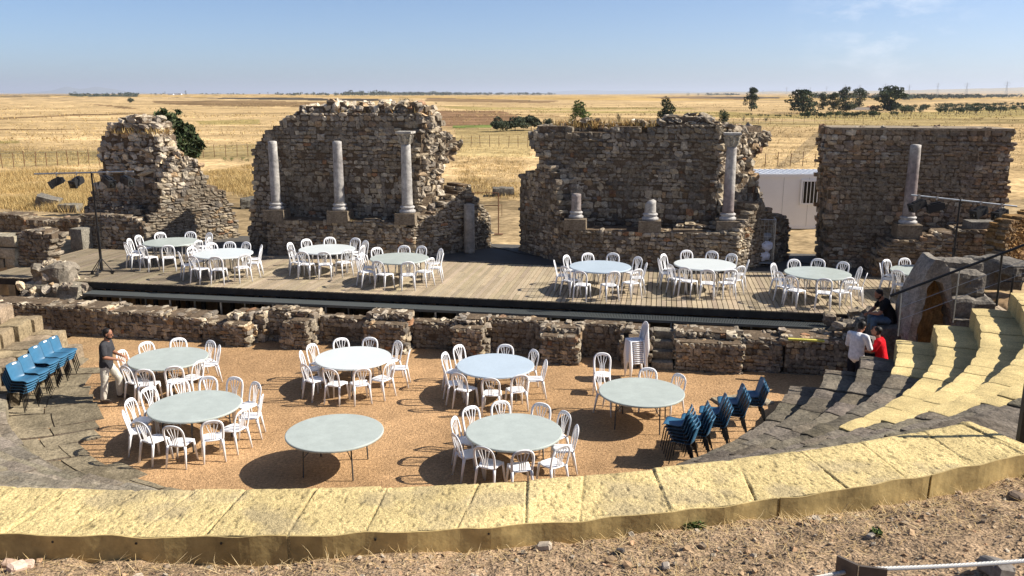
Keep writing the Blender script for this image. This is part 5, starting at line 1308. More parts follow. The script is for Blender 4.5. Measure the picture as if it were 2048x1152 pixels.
SIT = dict(pelvis=(0, 0, .10), waist=(.03, 0, .26), chest=(.08, 0, .48), neck=(.13, 0, .65), skull=(.18, 0, .72), shl=(.08, .19, .58), ell=(.20, .24, .34), wrl=(.42, .12, .30), shr=(.08, -.19, .58), elr=(.20, -.24, .34), wrr=(.42, -.12, .30),
    hil=(.03, .09, .09), knl=(.42, .13, .12), anl=(.40, .13, -.30), tol=(.54, .14, -.355), hir=(.03, -.09, .09), knr=(.42, -.13, .12), anr=(.40, -.13, -.30), tor=(.54, -.14, -.355))
person('person in bright red shirt with dark hair sitting below the seating end', W(22.75, -2.5, .66), R(150), SIT, 'red', 'navy', .8, False, (0, -.25, 0))
SIT2 = dict(SIT); SIT2.update(chest=(.16, 0, .46), neck=(.24, 0, .62), skull=(.30, 0, .68), shl=(.17, .19, .56), shr=(.17, -.19, .56), ell=(.34, .26, .30), elr=(.34, -.26, .30), wrl=(.52, .06, .26), wrr=(.52, -.06, .24))
person('bearded man in black T-shirt and jeans sitting on stone beside the stage corner', W(23.15, -1.35, 1.36), R(172), SIT2, 'tee_black', 'jeans', .6, True, (0, .35, .25))
# the sheet of paper held by the standing man
q = np.array(pw.location) + rotz(R(38)) @ np.array([.47, .0, 1.22])
sh = thing('paper_sheet', 'large white sheet with a dark printed square held by the man in white', 'paper', q, R(38))
mb = MB(); rt = euler(0, -.55, 0); mb.box((0, 0, 0), (.003, .20, .145), rt); mb.build('sheet', 'paper', sh)
mb = MB(); mb.box(rt @ np.array([-.0045, -.02, -.02]), (.001, .085, .06), rt); mb.build('printed_square', 'ink', sh)
mb = MB(); mb.box(rt @ np.array([-.0045, 0, .09]), (.001, .11, .008), rt); mb.build('printed_line', mat('pale_print', (.55, .45, .4)), sh)

# ================================================================== VEGETATION
def gnd_px(px, py):
    z = 1.08
    for _ in range(25):
        P_ = U(px, py, z)
        if not (0 < P_[1] < 60000): P_ = U(px, 188.6, 0)
        z2 = float(ground_h(np.array([P_[0]]), np.array([P_[1]]))[0]); z = .5 * z + .5 * z2
        if z > CAM_H - .6: z = CAM_H - .6
    return np.array([P_[0], P_[1], z2])
def crown(mb, blobs, n, size, cols, up=.3, elong=1.6):
    """leaf clumps: n small leaf-sprays spread through a set of lobes"""
    bl = np.array([(*c, r if np.isscalar(r) else r[0], r if np.isscalar(r) else r[1]) for c, r in blobs]); wts = bl[:, 3] ** 2; wts /= wts.sum()
    k = RNG.choice(len(bl), n, p=wts); d = RNG.normal(0, 1, (n, 3)); d /= np.linalg.norm(d, axis=1)[:, None]
    rr_ = RNG.uniform(.45, 1.08, n) ** .6
    P_ = bl[k, :3] + d * rr_[:, None] * np.stack([bl[k, 3], bl[k, 3], bl[k, 4]], 1)
    ax = RNG.normal(0, 1, (n, 3)); ax[:, 2] += up; ax /= np.linalg.norm(ax, axis=1)[:, None]
    nb = np.cross(ax, RNG.normal(0, 1, (n, 3))); nb /= np.linalg.norm(nb, axis=1)[:, None]
    s_ = size * RNG.uniform(.6, 1.3, n)[:, None]
    V = np.stack([P_ - ax * s_ * elong * .5, P_ + nb * s_ * .5, P_ + ax * s_ * elong * .5, P_ - nb * s_ * .5], 1).reshape(-1, 3)
    tone = RNG.uniform(.55, 1.45, len(bl))[k] * RNG.uniform(.7, 1.3, n)
    c = np.array(cols)[RNG.integers(0, len(cols), n)] * tone[:, None]
    mb.add(V, np.arange(4 * n).reshape(-1, 4), col=np.repeat(c, 4, 0))
GREENS = dict(euca=[(.055, .075, .035), (.045, .06, .03), (.075, .09, .045)], dark=[(.03, .05, .018), (.04, .06, .022), (.05, .07, .03)], bright=[(.10, .15, .035), (.08, .13, .03), (.06, .10, .025)], olive=[(.07, .085, .05), (.055, .07, .04), (.09, .10, .06)], pine=[(.035, .05, .025), (.025, .04, .018)])
def tree(name, label, px, pyb, pyt, wpx, style, n=900, group=None, cat='tree', shape='round', trunk=.25):
    p = gnd_px(px, pyb); dist = p[1] / _c; h = (pyb - pyt) / F_PX * dist; wd_ = wpx / F_PX * dist
    o = thing(name, label, cat, p, 0, group)
    mb = MB(); t0 = h * trunk
    mb.tube([(0, 0, -.2), (.02 * h, 0, t0), (.0, .02 * h, h * .75)], [h * .028, h * .02, h * .008], 7)
    for k in range(5):
        a = k * 1.26 + RNG.uniform(0, 1); r = wd_ * .3; mb.tube([(.01 * h, 0, t0 * RNG.uniform(.8, 1.3)), (r * .5 * math.cos(a), r * .5 * math.sin(a), h * .5), (r * math.cos(a), r * math.sin(a), h * RNG.uniform(.6, .8))], [h * .015, h * .01, h * .004], 5)
    mb.build('trunk', 'bark', o)
    bl = []
    if shape == 'round':
        for k in range(20):
            a = RNG.uniform(0, 6.28); z = RNG.uniform(t0 / h + .02, .88); m_ = math.sin(np.clip((z - t0 / h + .22) / (1.16 - t0 / h), 0, 1) * math.pi) ** .5
            q = RNG.uniform(.05, .36) * wd_ * m_; bl.append(((q * math.cos(a), q * math.sin(a), z * h), (RNG.uniform(.13, .21) * wd_, RNG.uniform(.08, .13) * h)))
        bl.append(((0, 0, h * .9), (wd_ * .16, h * .10)))
    elif shape == 'column':
        for z in np.linspace(.12, .92, 12):
            q = wd_ * .16 * (1.1 - z * .5); a = RNG.uniform(0, 6.28); bl.append(((q * math.cos(a), q * math.sin(a), z * h), (wd_ * .48 * (1.1 - .7 * z), h * .10)))
    elif shape == 'cone':
        for z in np.linspace(.08, .97, 16):
            w_ = wd_ * .5 * (1.02 - z) ** .7
            for k in range(3):
                a = RNG.uniform(0, 6.28); q = w_ * .62; bl.append(((q * math.cos(a), q * math.sin(a), z * h), (max(.12, w_ * .42), h * .055)))
    else:
        for k in range(9):
            a = RNG.uniform(0, 6.28); q = wd_ * RNG.uniform(.0, .36); bl.append(((q * math.cos(a), q * math.sin(a) * .7, RNG.uniform(.3, .75) * h), (wd_ * RNG.uniform(.12, .2), h * RNG.uniform(.18, .28))))
    mb = MB(); crown(mb, bl, n, max(.035 * h, wd_ * .035), GREENS[style]); mb.build('crown', 'leaf', o)
    return o
# juniper behind wall one: leaning dense conifer
pj = Uy(350, 400, 41.); o = thing('juniper_tree', 'dark green bushy conifer leaning out from behind the far left wall', 'tree', (pj[0], 41., 1.08))
dj = 41. / _c; mb = MB(); mb.tube([(0.5, 0, -.1), (.3, 0, 1.8), (-.3, 0, 4.2)], [.16, .12, .04], 8); mb.build('trunk', 'bark', o)
bl = []
for (px, py, r) in ((330, 228, 9), (345, 236, 12), (318, 232, 8), (356, 250, 16), (340, 258, 16), (372, 262, 16), (365, 282, 20), (385, 280, 16), (398, 290, 11), (380, 302, 17), (360, 305, 18), (392, 306, 9), (350, 328, 20), (370, 330, 16), (336, 300, 18), (358, 356, 16), (344, 380, 18), (328, 222, 5), (352, 224, 5)):
    q = Uy(px, py, 41.); bl.append((q - np.array(o.location) + np.array([0, RNG.uniform(-.3, .3), 0]), (r / F_PX * dj * .92, r / F_PX * dj * .8)))
mb = MB(); crown(mb, bl, 4200, .12, [(.06, .085, .035), (.045, .065, .025), (.085, .10, .045)], up=1.2, elong=2.8); mb.build('crown', 'leaf', o)
tree('shrub', 'rounded green bush alone in the stubble beyond the far left wall', 260, 206, 194.5, 28, 'olive', 700, cat='bush', shape='bush')
for i, (px, w_, pt) in enumerate(((1000, 40, 236), (1030, 46, 234), (1062, 48, 233), (1098, 26, 238))):
    tree('shrub', ('dark green shrub at the left end of the clump behind the dark wall', 'dark green shrub, second in the clump behind the dark wall', 'largest dark green shrub in the clump behind the dark wall', 'small dark shrub at the right end of the clump behind the dark wall')[i], px, 263 - i, pt - 2, w_ * 1.35, 'olive', 2600, 'shrubs in the clump behind the dark wall', 'bush', 'bush')
tree('young_tree', 'bright green young tree rising behind the left part of the dark wall', 1160, 262, 205, 44, 'bright', 3200, shape='column', trunk=.1)
tree('pine_tree', 'dark conical pine standing behind the middle of the dark wall', 1333, 256, 198, 40, 'pine', 2800, shape='column', trunk=.1)
tree('shrub', 'dark round bush behind the right part of the dark wall', 1445, 252, 219, 34, 'dark', 1600, cat='bush', shape='bush')
tree('shrub', 'tiny grey green bush between the young tree and the pine', 1237, 250, 224, 12, 'olive', 350, cat='bush', shape='bush')
tree('eucalyptus_tree', 'tall eucalyptus standing alone in the field right of the dark wall', 1502, 222, 177, 36, 'euca', 2600, trunk=.12)
for (px, b, t, w_, lab) in ((1604, 226, 182, 62, 'broad eucalyptus at the left of the farm trees'), (1645, 220, 186, 26, 'slim eucalyptus in the farm tree row, left of its middle'), (1666, 222, 187, 26, 'second slim eucalyptus in the farm tree row'), (1690, 222, 176, 42, 'tallest eucalyptus in the middle of the farm trees'), (1718, 216, 178, 32, 'eucalyptus directly behind the farmhouse'), (1776, 222, 175, 74, 'widest eucalyptus at the right of the farmhouse')):
    tree('eucalyptus_tree', lab, px, b, t, w_ * 1.15, 'euca', 2600, 'eucalyptus trees around the farmhouse', trunk=.06)
# far lone trees on the plain
for (px, b, t, w_, lab) in ((150, 190.4, 183.2, 12, 'dark tree on the horizon above the olive grove at the far left'), (330, 189.6, 183, 4, 'thin tree by the distant white farm at the left'), (372, 190, 181.5, 6, 'taller tree by the distant white farm at the left'), (536, 188.9, 183.2, 5, 'lone tree on the horizon left of the tall rubble wall'), (671, 188.8, 182, 4, 'lone tree on the horizon above the tall rubble wall'), (1376, 191.8, 185.5, 10, 'rounded tree far off on the plain beyond the dark wall'), (1396, 192, 187, 8, 'smaller rounded tree far off on the plain beyond the dark wall'),
    (1824, 182.5, 176.5, 6, 'small tree on the right hill, left of three'), (1836, 182.6, 177.5, 6, 'small tree on the right hill, middle of three'), (1848, 182.5, 176.5, 10, 'wider tree on the right hill, right of three'), (812, 208, 195.5, 34, 'low grey green bush on the plain just above the tall rubble wall'), (872, 209, 203.5, 9, 'tiny dark bush in the stubble right of the tall rubble wall'), (1058, 204, 200.5, 6, 'tiny dark bush on the plain left of the dark wall')):
    pp = gnd_px(px, b); tree('tree' if b < 200 else 'shrub', lab, px, b, t, w_, 'euca', 260, 'trees scattered over the far plain', 'tree' if b < 200 else 'bush', 'round' if b < 200 else 'bush', .12)
# olive grove and vineyard: small trees that share one mesh each
def small_tree(h, w, style, n, name):
    bl = [((RNG.uniform(-.25, .25) * w, RNG.uniform(-.25, .25) * w, RNG.uniform(.45, .75) * h), (RNG.uniform(.2, .3) * w, RNG.uniform(.16, .24) * h)) for _ in range(7)]
    mb = MB(); mb.tube([(0, 0, -.3), (0, 0, h * .5)], [.05 * h, .03 * h], 5, col=(.08, .06, .04)); crown(mb, bl, n, .10 * h, GREENS[style]); o = mb.build(name, 'leaf'); return o
protos = [small_tree(2.1, 3.2, 'olive', 150, 'olive_tree') for _ in range(3)] + [small_tree(2.0, 2.6, 'dark', 150, 'olive_tree') for _ in range(2)]
used = set()
def scatter(fn, n, label, group, sc=(.8, 1.25), kinds=(0, 1, 2, 3, 4), cat='olive tree'):
    for _ in range(n):
        px, py = fn(); p = gnd_px(px, py); k = kinds[RNG.integers(len(kinds))]
        if k not in used: o = protos[k]; used.add(k)
        else: o = protos[k].copy(); COL.objects.link(o)
        o.location = [float(v) for v in p]; o.rotation_euler.z = random.uniform(0, 6.28); f = float(RNG.uniform(*sc)); o.scale = (f, f, f)
        tag(o, label, cat, group)
def row(x0, y0, x1, y1, j=1.2):
    def g():
        u = RNG.uniform(); return x0 + (x1 - x0) * u, y0 + (y1 - y0) * u + RNG.uniform(-j, j)
    return g
scatter(row(1800, 221, 2090, 209, 3.), 80, 'small dark olive tree in the dense rows right of the farmhouse', 'olive trees right of the farmhouse')
scatter(row(1800, 228, 2090, 221, 3.), 70, 'small dark olive tree in the nearest rows right of the farmhouse', 'nearest olive trees right of the farmhouse')
scatter(row(1600, 236, 1800, 233, 1.5), 40, 'green shrub in the hedge along the field in front of the farmhouse', 'hedge shrubs before the farmhouse', (.7, 1.0), (3, 4), 'bush')
scatter(row(1480, 231, 1590, 236, 1.), 16, 'tiny young vine in the rows left of the farm hedge', 'young vines left of the hedge', (.32, .42), (3, 4), 'vine')
for (px, b, t, w_) in ((1486, 245, 232, 10), (1504, 246, 231, 11), (1531, 245, 233, 16)): tree('shrub', {1486: 'slim grey green shrub by the fence, left of three', 1504: 'slim taller shrub by the fence, middle of three', 1531: 'wider green shrub by the fence, right of three'}[px], px, b, t, w_, 'olive', 350, 'shrubs by the right field fence', 'bush', 'bush')
for i, (px, py) in enumerate(((450, 323), (463, 322), (484, 322), (497, 324))): tree('shrub', ('low green tuft left of four in the gap before the tall wall', 'low green tuft, second of four in the gap before the tall wall', 'low green tuft, third of four in the gap before the tall wall', 'low green tuft nearest the tall wall in the left gap')[i], px, py, py - 9, 15, 'bright', 260, 'green tufts by the field fence', 'plant', 'bush', .05)
# distant woodland masses
def wood(name, label, x0, y0, x1, y1, n, h, w, col, rows=1.5):
    mb = MB()
    for _ in range(n):
        u = RNG.uniform(); p = gnd_px(x0 + (x1 - x0) * u, y0 + (y1 - y0) * u + RNG.uniform(-.5, .5) * rows)
        hh_ = h * RNG.uniform(.7, 1.3); ww_ = w * RNG.uniform(.7, 1.3)
        bl = [((p[0] + RNG.uniform(-.3, .3) * ww_, p[1] + RNG.uniform(-.3, .3) * ww_, p[2] + hh_ * RNG.uniform(.4, .75)), (ww_ * .38, hh_ * .3)) for _ in range(4)]
        crown(mb, bl, 40, hh_ * .2, col)
    o = mb.build(name, 'leaf', kind='stuff'); tag(o, label, 'woodland')
wood('distant_woodland', 'dark far-off tree line on the horizon above the two middle walls', 690, 192.0, 1110, 189.6, 340, 11, 18, GREENS['olive'], 1.6)
wood('distant_woodland', 'thin line of separate dark trees on the horizon above the tall wall', 552, 191.8, 700, 191.8, 40, 8, 12, GREENS['olive'], .3)
wood('distant_woodland', 'broad dark olive wood on the slope at the right edge', 1800, 199, 2120, 191, 300, 5.5, 8, GREENS['olive'], 6)
wood('distant_woodland', 'small dark grove by the distant farm at the far left', 235, 192.6, 275, 192.2, 26, 7, 9, GREENS['olive'], .8)
wood('distant_woodland', 'tiny dark trees along the horizon left of the tall wall', 300, 189.9, 520, 189.4, 30, 7, 10, GREENS['olive'], .4)
wood('distant_woodland', 'dark olive grove strip at the far left horizon', 140, 192.8, 235, 192.8, 60, 5, 9, GREENS['olive'], 1.2)
wood('distant_woodland', 'far village trees left of the lone eucalyptus', 1415, 191, 1480, 191.4, 40, 9, 14, GREENS['olive'], 1.0)
wood('distant_woodland', 'grey trees behind the farm eucalyptus row', 1620, 198, 1760, 199, 40, 6, 9, GREENS['olive'], 2)
# farmhouse
fp = gnd_px(1722, 219.5); d = fp[1] / _c; k_ = d / F_PX
fh = thing('farmhouse', 'low white farmhouse with tiled roof among the eucalyptus trees', 'farmhouse', fp)
mb = MB(); mb.box((-4 * k_, 0, 2.2 * k_), (17 * k_, 8 * k_, 2.3 * k_)); mb.build('wall', 'cabin', fh)
mb = MB(); mb.box((-4 * k_, 0, 4.6 * k_), (17.5 * k_, 8.4 * k_, .25 * k_)); mb.build('flat_roof', mat('grey_roof', (.3, .27, .24)), fh)
mb = MB(); mb.box((22 * k_, 0, 2.4 * k_), (9 * k_, 7 * k_, 2.4 * k_)); mb.build('side_wing', mat('tan_render', (.38, .30, .22)), fh)
mb = MB(); w_, h_ = 9.6 * k_, 7.6 * k_; z0, z1 = 4.8 * k_, 7 * k_
mb.add([(22 * k_ - w_, -h_, z0), (22 * k_ + w_, -h_, z0), (22 * k_ + w_, h_, z0), (22 * k_ - w_, h_, z0), (22 * k_ - w_, 0, z1), (22 * k_ + w_, 0, z1)], [[0, 1, 5, 4], [2, 3, 4, 5]], [[0, 4, 3], [1, 2, 5]]); mb.build('tiled_roof', mat('roof_tile', (.26, .12, .07)), fh)
for (px, w_, lab) in ((356, 7, 'tiny white farm building on the far left horizon'), (342, 5, 'smaller white shed beside the far left farm building')):
    p = gnd_px(px, 189.9); k_ = p[1] / _c / F_PX; fb = thing('farm_building', lab, 'farm building', p); mb = MB(); mb.box((0, 0, 1.1 * k_), (w_ * k_, 3 * k_, 1.1 * k_)); mb.build('wall', 'cabin', fb)
    mb = MB(); mb.box((0, 0, 2.35 * k_), (w_ * 1.05 * k_, 3.1 * k_, .14 * k_)); mb.build('roof', M['bark'], fb)
# pylons
def pylon(h, name='pylon'):
    o = thing(name, 'x', 'pylon'); r = .22
    mb = MB(); w = h * .09
    for sx in (-1, 1):
        for sy in (-1, 1): mb.tube([(sx * w, sy * w, 0), (sx * w * .25, sy * w * .25, h * .62), (0, 0, h)], r, 4)
    for k in range(7):
        z0, z1 = h * k / 8, h * (k + 1) / 8; a0, a1 = w * max(.25, 1 - z0 / h * 1.2), w * max(.25, 1 - z1 / h * 1.2)
        for sg in (-1, 1): mb.tube([(-a0 * sg, -a0, z0), (a1 * sg, -a1, z1)], r * .6, 3, caps=False)
    mb.build('lattice_mast', 'zinc', o)
    for z, l in ((.70, .20), (.80, .26), (.90, .18)):
        mb = MB(); mb.tube([(-l * h, 0, z * h), (0, 0, z * h + h * .02), (l * h, 0, z * h)], r, 4); mb.build('cross_arm', 'zinc', o)
    return o
pyp = None
for i, (px, pt, pb, D) in enumerate(((1526, 179, 184, 6800), (1573, 173.5, 184, 6400), (1597, 174, 184, 6200), (1620, 174, 183.5, 6000), (1653, 172.5, 183.5, 5600), (1690, 168.5, 183, 5200), (1719, 169.5, 183, 5200), (1770, 167, 183, 4800), (1818, 169, 182, 4600), (1875, 165.5, 181, 4300), (1933, 165, 180.5, 4100), (2013, 162.5, 179.5, 3800))):
    q = Uy(px, pb, D); h = (pb - pt) / F_PX * D / _c + 3; lab = f'grey lattice pylon on the right horizon, {["leftmost", "second from left", "third from left", "fourth from left", "fifth from left", "sixth from left", "sixth from right", "fifth from right", "fourth from right", "third from right", "second from right", "rightmost and tallest looking"][i]}'
    if pyp is None: pyp = pylon(30); o = pyp; o.location = q; o['label'] = lab; o['group'] = 'pylons along the right horizon'
    else: o = dup(pyp, q, random.uniform(-.3, .3), lab, 'pylons along the right horizon')
    o.scale = (h / 30,) * 3; o.location.z = float(ground_h(np.array([q[0]]), np.array([q[1]]))[0]) - .5
    h2 = (CAM_H + (187.7 - pt) / F_PX * D / _c) - o.location.z; o.scale = (h2 / 30,) * 3

# fences in the fields
def fence(label, a, b, n, h, group=None):
    pa, pb = gnd_px(*a), gnd_px(*b); o = thing('wire_fence', label, 'fence', pa)
    for i in range(n):
        p = pa + (pb - pa) * i / (n - 1) - pa; p[2] = float(ground_h(np.array([p[0] + pa[0]]), np.array([p[1] + pa[1]]))[0]) - pa[2]
        mb = MB(); mb.tube([p + [0, 0, -.1], p + np.array([RNG.normal(0, .04), 0, h * RNG.uniform(.9, 1.08)])], .028, 5); mb.build('post', 'rust', o)
    for k in (.35, .65, .92):
        mb = MB(); mb.tube([[0, 0, h * k], pb - pa + [0, 0, h * k]], .006, 3, caps=False); mb.build('wire', 'zinc', o)
fence('thin post and wire fence in the field behind the far left wall', (-40, 337), (240, 328), 14, 1.2)
fence('post and wire fence in the gap between the far left and tall walls', (384, 316), (540, 312), 8, 1.2)
fence('post and wire fence in the field between the tall wall and the dark wall', (905, 292), (1075, 296), 10, 1.2)
fence('long post and wire fence crossing the right field towards the farm', (1440, 253), (2110, 229), 44, 1.3)
fence('post fence behind the white cabin at the foot of the straw field', (1505, 334), (1680, 332), 8, 1.1)

# dry grass: tall straw behind the walls and tufts on the wall tops
def blades(mb, P_, h, w, cols, lean=.35, per=5, spread=.12):
    n = len(P_) * per; base = np.repeat(P_, per, 0) + np.concatenate([RNG.normal(0, spread, (n, 2)), np.zeros((n, 1))], 1)
    hh_ = np.repeat(h, per) * RNG.uniform(.6, 1.2, n); a = RNG.uniform(0, 6.28, n); ln = RNG.normal(0, lean, (n, 2))
    tip = base + np.stack([ln[:, 0] * hh_, ln[:, 1] * hh_, hh_], 1); sd_ = np.stack([np.cos(a), np.sin(a), 0 * a], 1) * w
    V = np.stack([base - sd_, base + sd_, tip], 1).reshape(-1, 3); c = np.array(cols)[RNG.integers(0, len(cols), n)] * RNG.uniform(.75, 1.2, (n, 1))
    mb.add(V, None, np.arange(3 * n).reshape(-1, 3), col=np.repeat(c, 3, 0))
STRAW = [(.50, .355, .15), (.45, .31, .125), (.54, .41, .19), (.36, .25, .10)]
mb = MB()
def grass_px(poly, n, h, per=5):
    poly = np.array(poly, float); x0, y0 = poly.min(0); x1, y1 = poly.max(0); out = []
    while len(out) < n:
        q = np.stack([RNG.uniform(x0, x1, n), RNG.uniform(y0, y1, n)], 1); out += list(q[inside(poly, q[:, 0], q[:, 1])])
    P_ = np.array([U(px, py, 1.1) for px, py in out[:n]]); P_[:, 2] = ground_h(P_[:, 0], P_[:, 1]) - .03
    cl = vnoise(P_ * [1, 1, 0], 51, 3, .35); hh_ = h * np.clip(1 + .7 * cl, .25, 1.6); blades(mb, P_, hh_, .014, STRAW, .35, per, .25)
grass_px([(-60, 345), (200, 340), (200, 400), (165, 425), (-60, 415)], 6000, .34)
grass_px([(-60, 295), (240, 290), (240, 345), (-60, 350)], 1500, .2)
grass_px([(395, 345), (512, 330), (512, 395), (440, 380)], 1800, .28)
grass_px([(895, 320), (1050, 320), (1040, 400), (930, 385)], 1500, .2)
grass_px([(1530, 262), (2060, 262), (2060, 335), (1530, 345)], 2500, .14)
grass_px([(900, 262), (1060, 262), (1060, 320), (900, 320)], 900, .18)
def weeds_px(x0, y0, x1, y1, n):
    q = np.stack([RNG.uniform(x0, x1, n), y0 + (y1 - y0) * RNG.uniform(0, 1, n) ** 1.3], 1); P_ = np.array([U(a, b, 1.1) for a, b in q]); P_[:, 2] = ground_h(P_[:, 0], P_[:, 1]) - .03
    keep = np.clip(vnoise(P_ * [1, 1, 0], 52, 4, .02) + .55, 0, 1) > RNG.uniform(0, 1, n); P_ = P_[keep]; d = np.hypot(P_[:, 0], P_[:, 1])
    for lo, hi in ((0, 75), (75, 120), (120, 220), (220, 500)):
        k = (d >= lo) & (d < hi)
        if k.any(): blades(mb, P_[k], RNG.uniform(.12, .30, k.sum()) * (1 + hi / 400), .012 + hi * .00022, STRAW + [(.33, .22, .08), (.25, .18, .07), (.55, .42, .2)], .8, 3, .1 + hi * .0012)
weeds_px(-60, 206, 2110, 335, 11000)
mb.build('dry_grass', 'straw', kind='stuff'); o = bpy.data.objects['dry_grass']; tag(o, 'tall dry straw coloured grass behind the ruined walls', 'grass')
mb = MB()
for (A, B, x0, x1, y, n, hh_) in (((12.4, 6.9), (21.6, 6.9), 1110, 1320, 250, 170, .30), ((2.4, 6.5), (10.4, 6.5), 640, 860, 224, 70, .22), ((14.42, 5.3), (20., 5.05), 1315, 1345, 468, 30, .16), ((3.9, 5.4), (9.1, 5.45), 690, 720, 446, 30, .2), ((-4, 6.4), (1, 6.4), 225, 340, 262, 60, .2), ((24.2, 5.3), (28.6, 5.3), 1838, 1860, 476, 20, .18)):
    P_ = []
    for _ in range(n):
        u, z = Uplane(RNG.uniform(x0, x1), y + RNG.uniform(-3, 3), A, B); e = (np.array(B) - np.array(A)) / np.linalg.norm(np.array(B) - np.array(A)); q = np.array(A) + e * u + np.array([-e[1], e[0]]) * RNG.uniform(-.2, .3); P_.append(W(q[0], q[1], z - .08))
    blades(mb, np.array(P_), np.full(n, hh_), .014, STRAW + [(.40, .22, .08)], .4, 5, .06)
o = mb.build('wall_top_grass', 'straw', kind='stuff'); tag(o, 'dry grass tufts growing on the tops and ledges of the ruined walls', 'grass')

# ================================================================== FOREGROUND SLOPE
def hill_sample(n, r0=16.56, r1=20.3, a0=-97, a1=-40, bias=1.0):
    r = r0 + (r1 - r0) * RNG.uniform(0, 1, n) ** bias; a = np.radians(RNG.uniform(a0, a1, n)); s, t = CV[0] + r * np.cos(a), CV[1] + r * np.sin(a)
    x, y = O[0] + s * E1[0] + t * E2[0], O[1] + s * E1[1] + t * E2[1]; q = np.stack([x, y, 0 * x], 1); kk = sstep(-6.5, 1.5, t)
    q[:, 2] = hill_z(r) * (1 - kk) + 1.08 * kk + .02 + slope_extra(np.stack([x, y, 0 * x], 1)); return q
mb = MB(); n = 12000; q = hill_sample(n, bias=1.2); sz = np.clip(RNG.lognormal(-5.0, .55, n), .003, .03)
cols = np.array([(.36, .25, .15), (.40, .30, .19), (.30, .20, .12), (.38, .32, .24), (.22, .17, .12), (.42, .27, .16)])[RNG.integers(0, 6, n)] * RNG.uniform(.8, 1.2, (n, 1))
stones(mb, q + np.array([0, 0, 1]) * sz[:, None] * .25, sz[:, None] * RNG.uniform(.6, 1.2, (n, 3)) * np.array([1, 1, .7]), np.array([euler(*RNG.uniform(-.5, .5, 2), RNG.uniform(0, 6)) for _ in range(n)]), cols, .2)
o = mb.build('pebbles', 'pebble', kind='stuff'); tag(o, 'reddish gravel and pebbles strewn over the foreground slope', 'gravel')
mb = MB(); n = 5000; q = np.concatenate([hill_sample(2600, 16.56, 16.95, bias=1.3), hill_sample(1300, 16.6, 17.5, -70, -56), hill_sample(n - 3900)])
L_ = RNG.uniform(.03, .16, n); a = RNG.uniform(0, 6.28, n); el_ = np.abs(RNG.normal(0, .3, n)); d = np.stack([np.cos(a) * np.cos(el_), np.sin(a) * np.cos(el_), np.sin(el_)], 1)
sd_ = np.stack([-np.sin(a), np.cos(a), 0 * a], 1) * RNG.uniform(.0008, .0022, n)[:, None]; b_ = q + [0, 0, .006]; md = b_ + d * L_[:, None] * .5 + RNG.normal(0, .006, (n, 3)); tp = b_ + d * L_[:, None]
V = np.stack([b_ - sd_, b_ + sd_, md + sd_, md - sd_, tp], 1).reshape(-1, 3); i5 = np.arange(n) * 5
c = np.array([(.50, .36, .17), (.56, .43, .24), (.40, .27, .12)])[RNG.integers(0, 3, n)]
mb.add(V, np.stack([i5, i5 + 1, i5 + 2, i5 + 3], 1), np.stack([i5 + 3, i5 + 2, i5 + 4], 1), col=np.repeat(c, 5, 0))
o = mb.build('straw_litter', 'straw', kind='stuff'); tag(o, 'dry straw and grass litter along the foot of the yellow seat edge', 'straw')
ROCKS = [(20, 1130, .035, 'pinkish rock at the lower left corner, leftmost of three', (.42, .30, .22)), (36, 1139, .045, 'pinkish rock at the lower left corner, middle of three', (.44, .33, .26)), (57, 1134, .035, 'pinkish rock at the lower left corner, right of three', (.42, .31, .24)), (1088, 1098, .04, 'pale flat rock on the slope below the middle of the yellow edge', (.38, .32, .25)), (1400, 1035, .025, 'small pale rock beside the green weed by the yellow edge', (.45, .38, .30)),
 (1905, 957, .05, 'pale pinkish stone in the straw at the right', (.42, .33, .26)), (1908, 985, .045, 'brown stone below the pale pinkish one at the right', (.26, .19, .14)), (2034, 998, .05, 'dark stone at the right edge of the slope', (.16, .12, .09)), (1985, 1149, .07, 'large grey stone at the lower right corner under the steel rope', (.22, .20, .18)), (1240, 1106, .022, 'dark little stone left of the centre of the slope', (.10, .09, .085)), (1740, 1075, .022, 'pale pebble-like stone above the bracket post', (.45, .40, .33)), (1330, 1135, .025, 'small pale stone at the bottom edge left of the steel rope', (.42, .36, .30))]
for i, (px, py, r, lab, c) in enumerate(ROCKS):
    p = hill_px(px, min(py, 1150)); mb = MB(); rough_block(mb, (0, 0, 0), (r * 1.3, r, r * .7), euler(.2, .15, i), c, (6, 5, 4), r * .25, 200 + i, .2); mb.v = [v for v in mb.v]; o = mb.build('rock', 'pebble', smooth=False, loc=p + np.array([0, 0, r * .3])); tag(o, lab, 'rock')
def weed(label, px, py, w, h, n):
    p = hill_px(px, py); o = thing('weed', label, 'weed', p); mb = MB()
    for k in range(14):
        a = RNG.uniform(0, 6.28); r = w * RNG.uniform(.4, 1); mb.tube([(0, 0, 0), (r * .5 * math.cos(a), r * .5 * math.sin(a), h * .6), (r * math.cos(a), r * math.sin(a), h * RNG.uniform(.3, .9))], [.003, .0025, .001], 4, col=(.10, .12, .04))
    mb.build('stems', 'leaf', o); mb = MB(); crown(mb, [((RNG.uniform(-.6, .6) * w, RNG.uniform(-.6, .6) * w, h * RNG.uniform(.2, .5)), (w * .35, h * .35)) for _ in range(9)], n, .022, [(.09, .13, .035), (.06, .10, .025), (.12, .16, .05)], elong=2.4); mb.build('leaves', 'leaf', o)
weed('green leafy weed at the end of the yellow edge by the black post', 2022, 935, .26, .16, 700)
weed('small green weed against the foot of the yellow edge', 1378, 1055, .12, .09, 300)
weed('tiny green sprouts on the slope below the yellow edge', 1752, 1072, .05, .04, 60)
# corner post with its shadow on the seats
pf = hill_px(2038, 902); o = thing('corner_post', 'black flat steel post at the right end of the yellow top row', 'post', pf)
mb = MB(); mb.box((0, 0, .5), (.028, .026, .56)); mb.build('flat_bar', 'black', o); mb = MB(); mb.box((0, 0, .0), (.06, .05, .012)); mb.build('foot_plate', 'black', o)
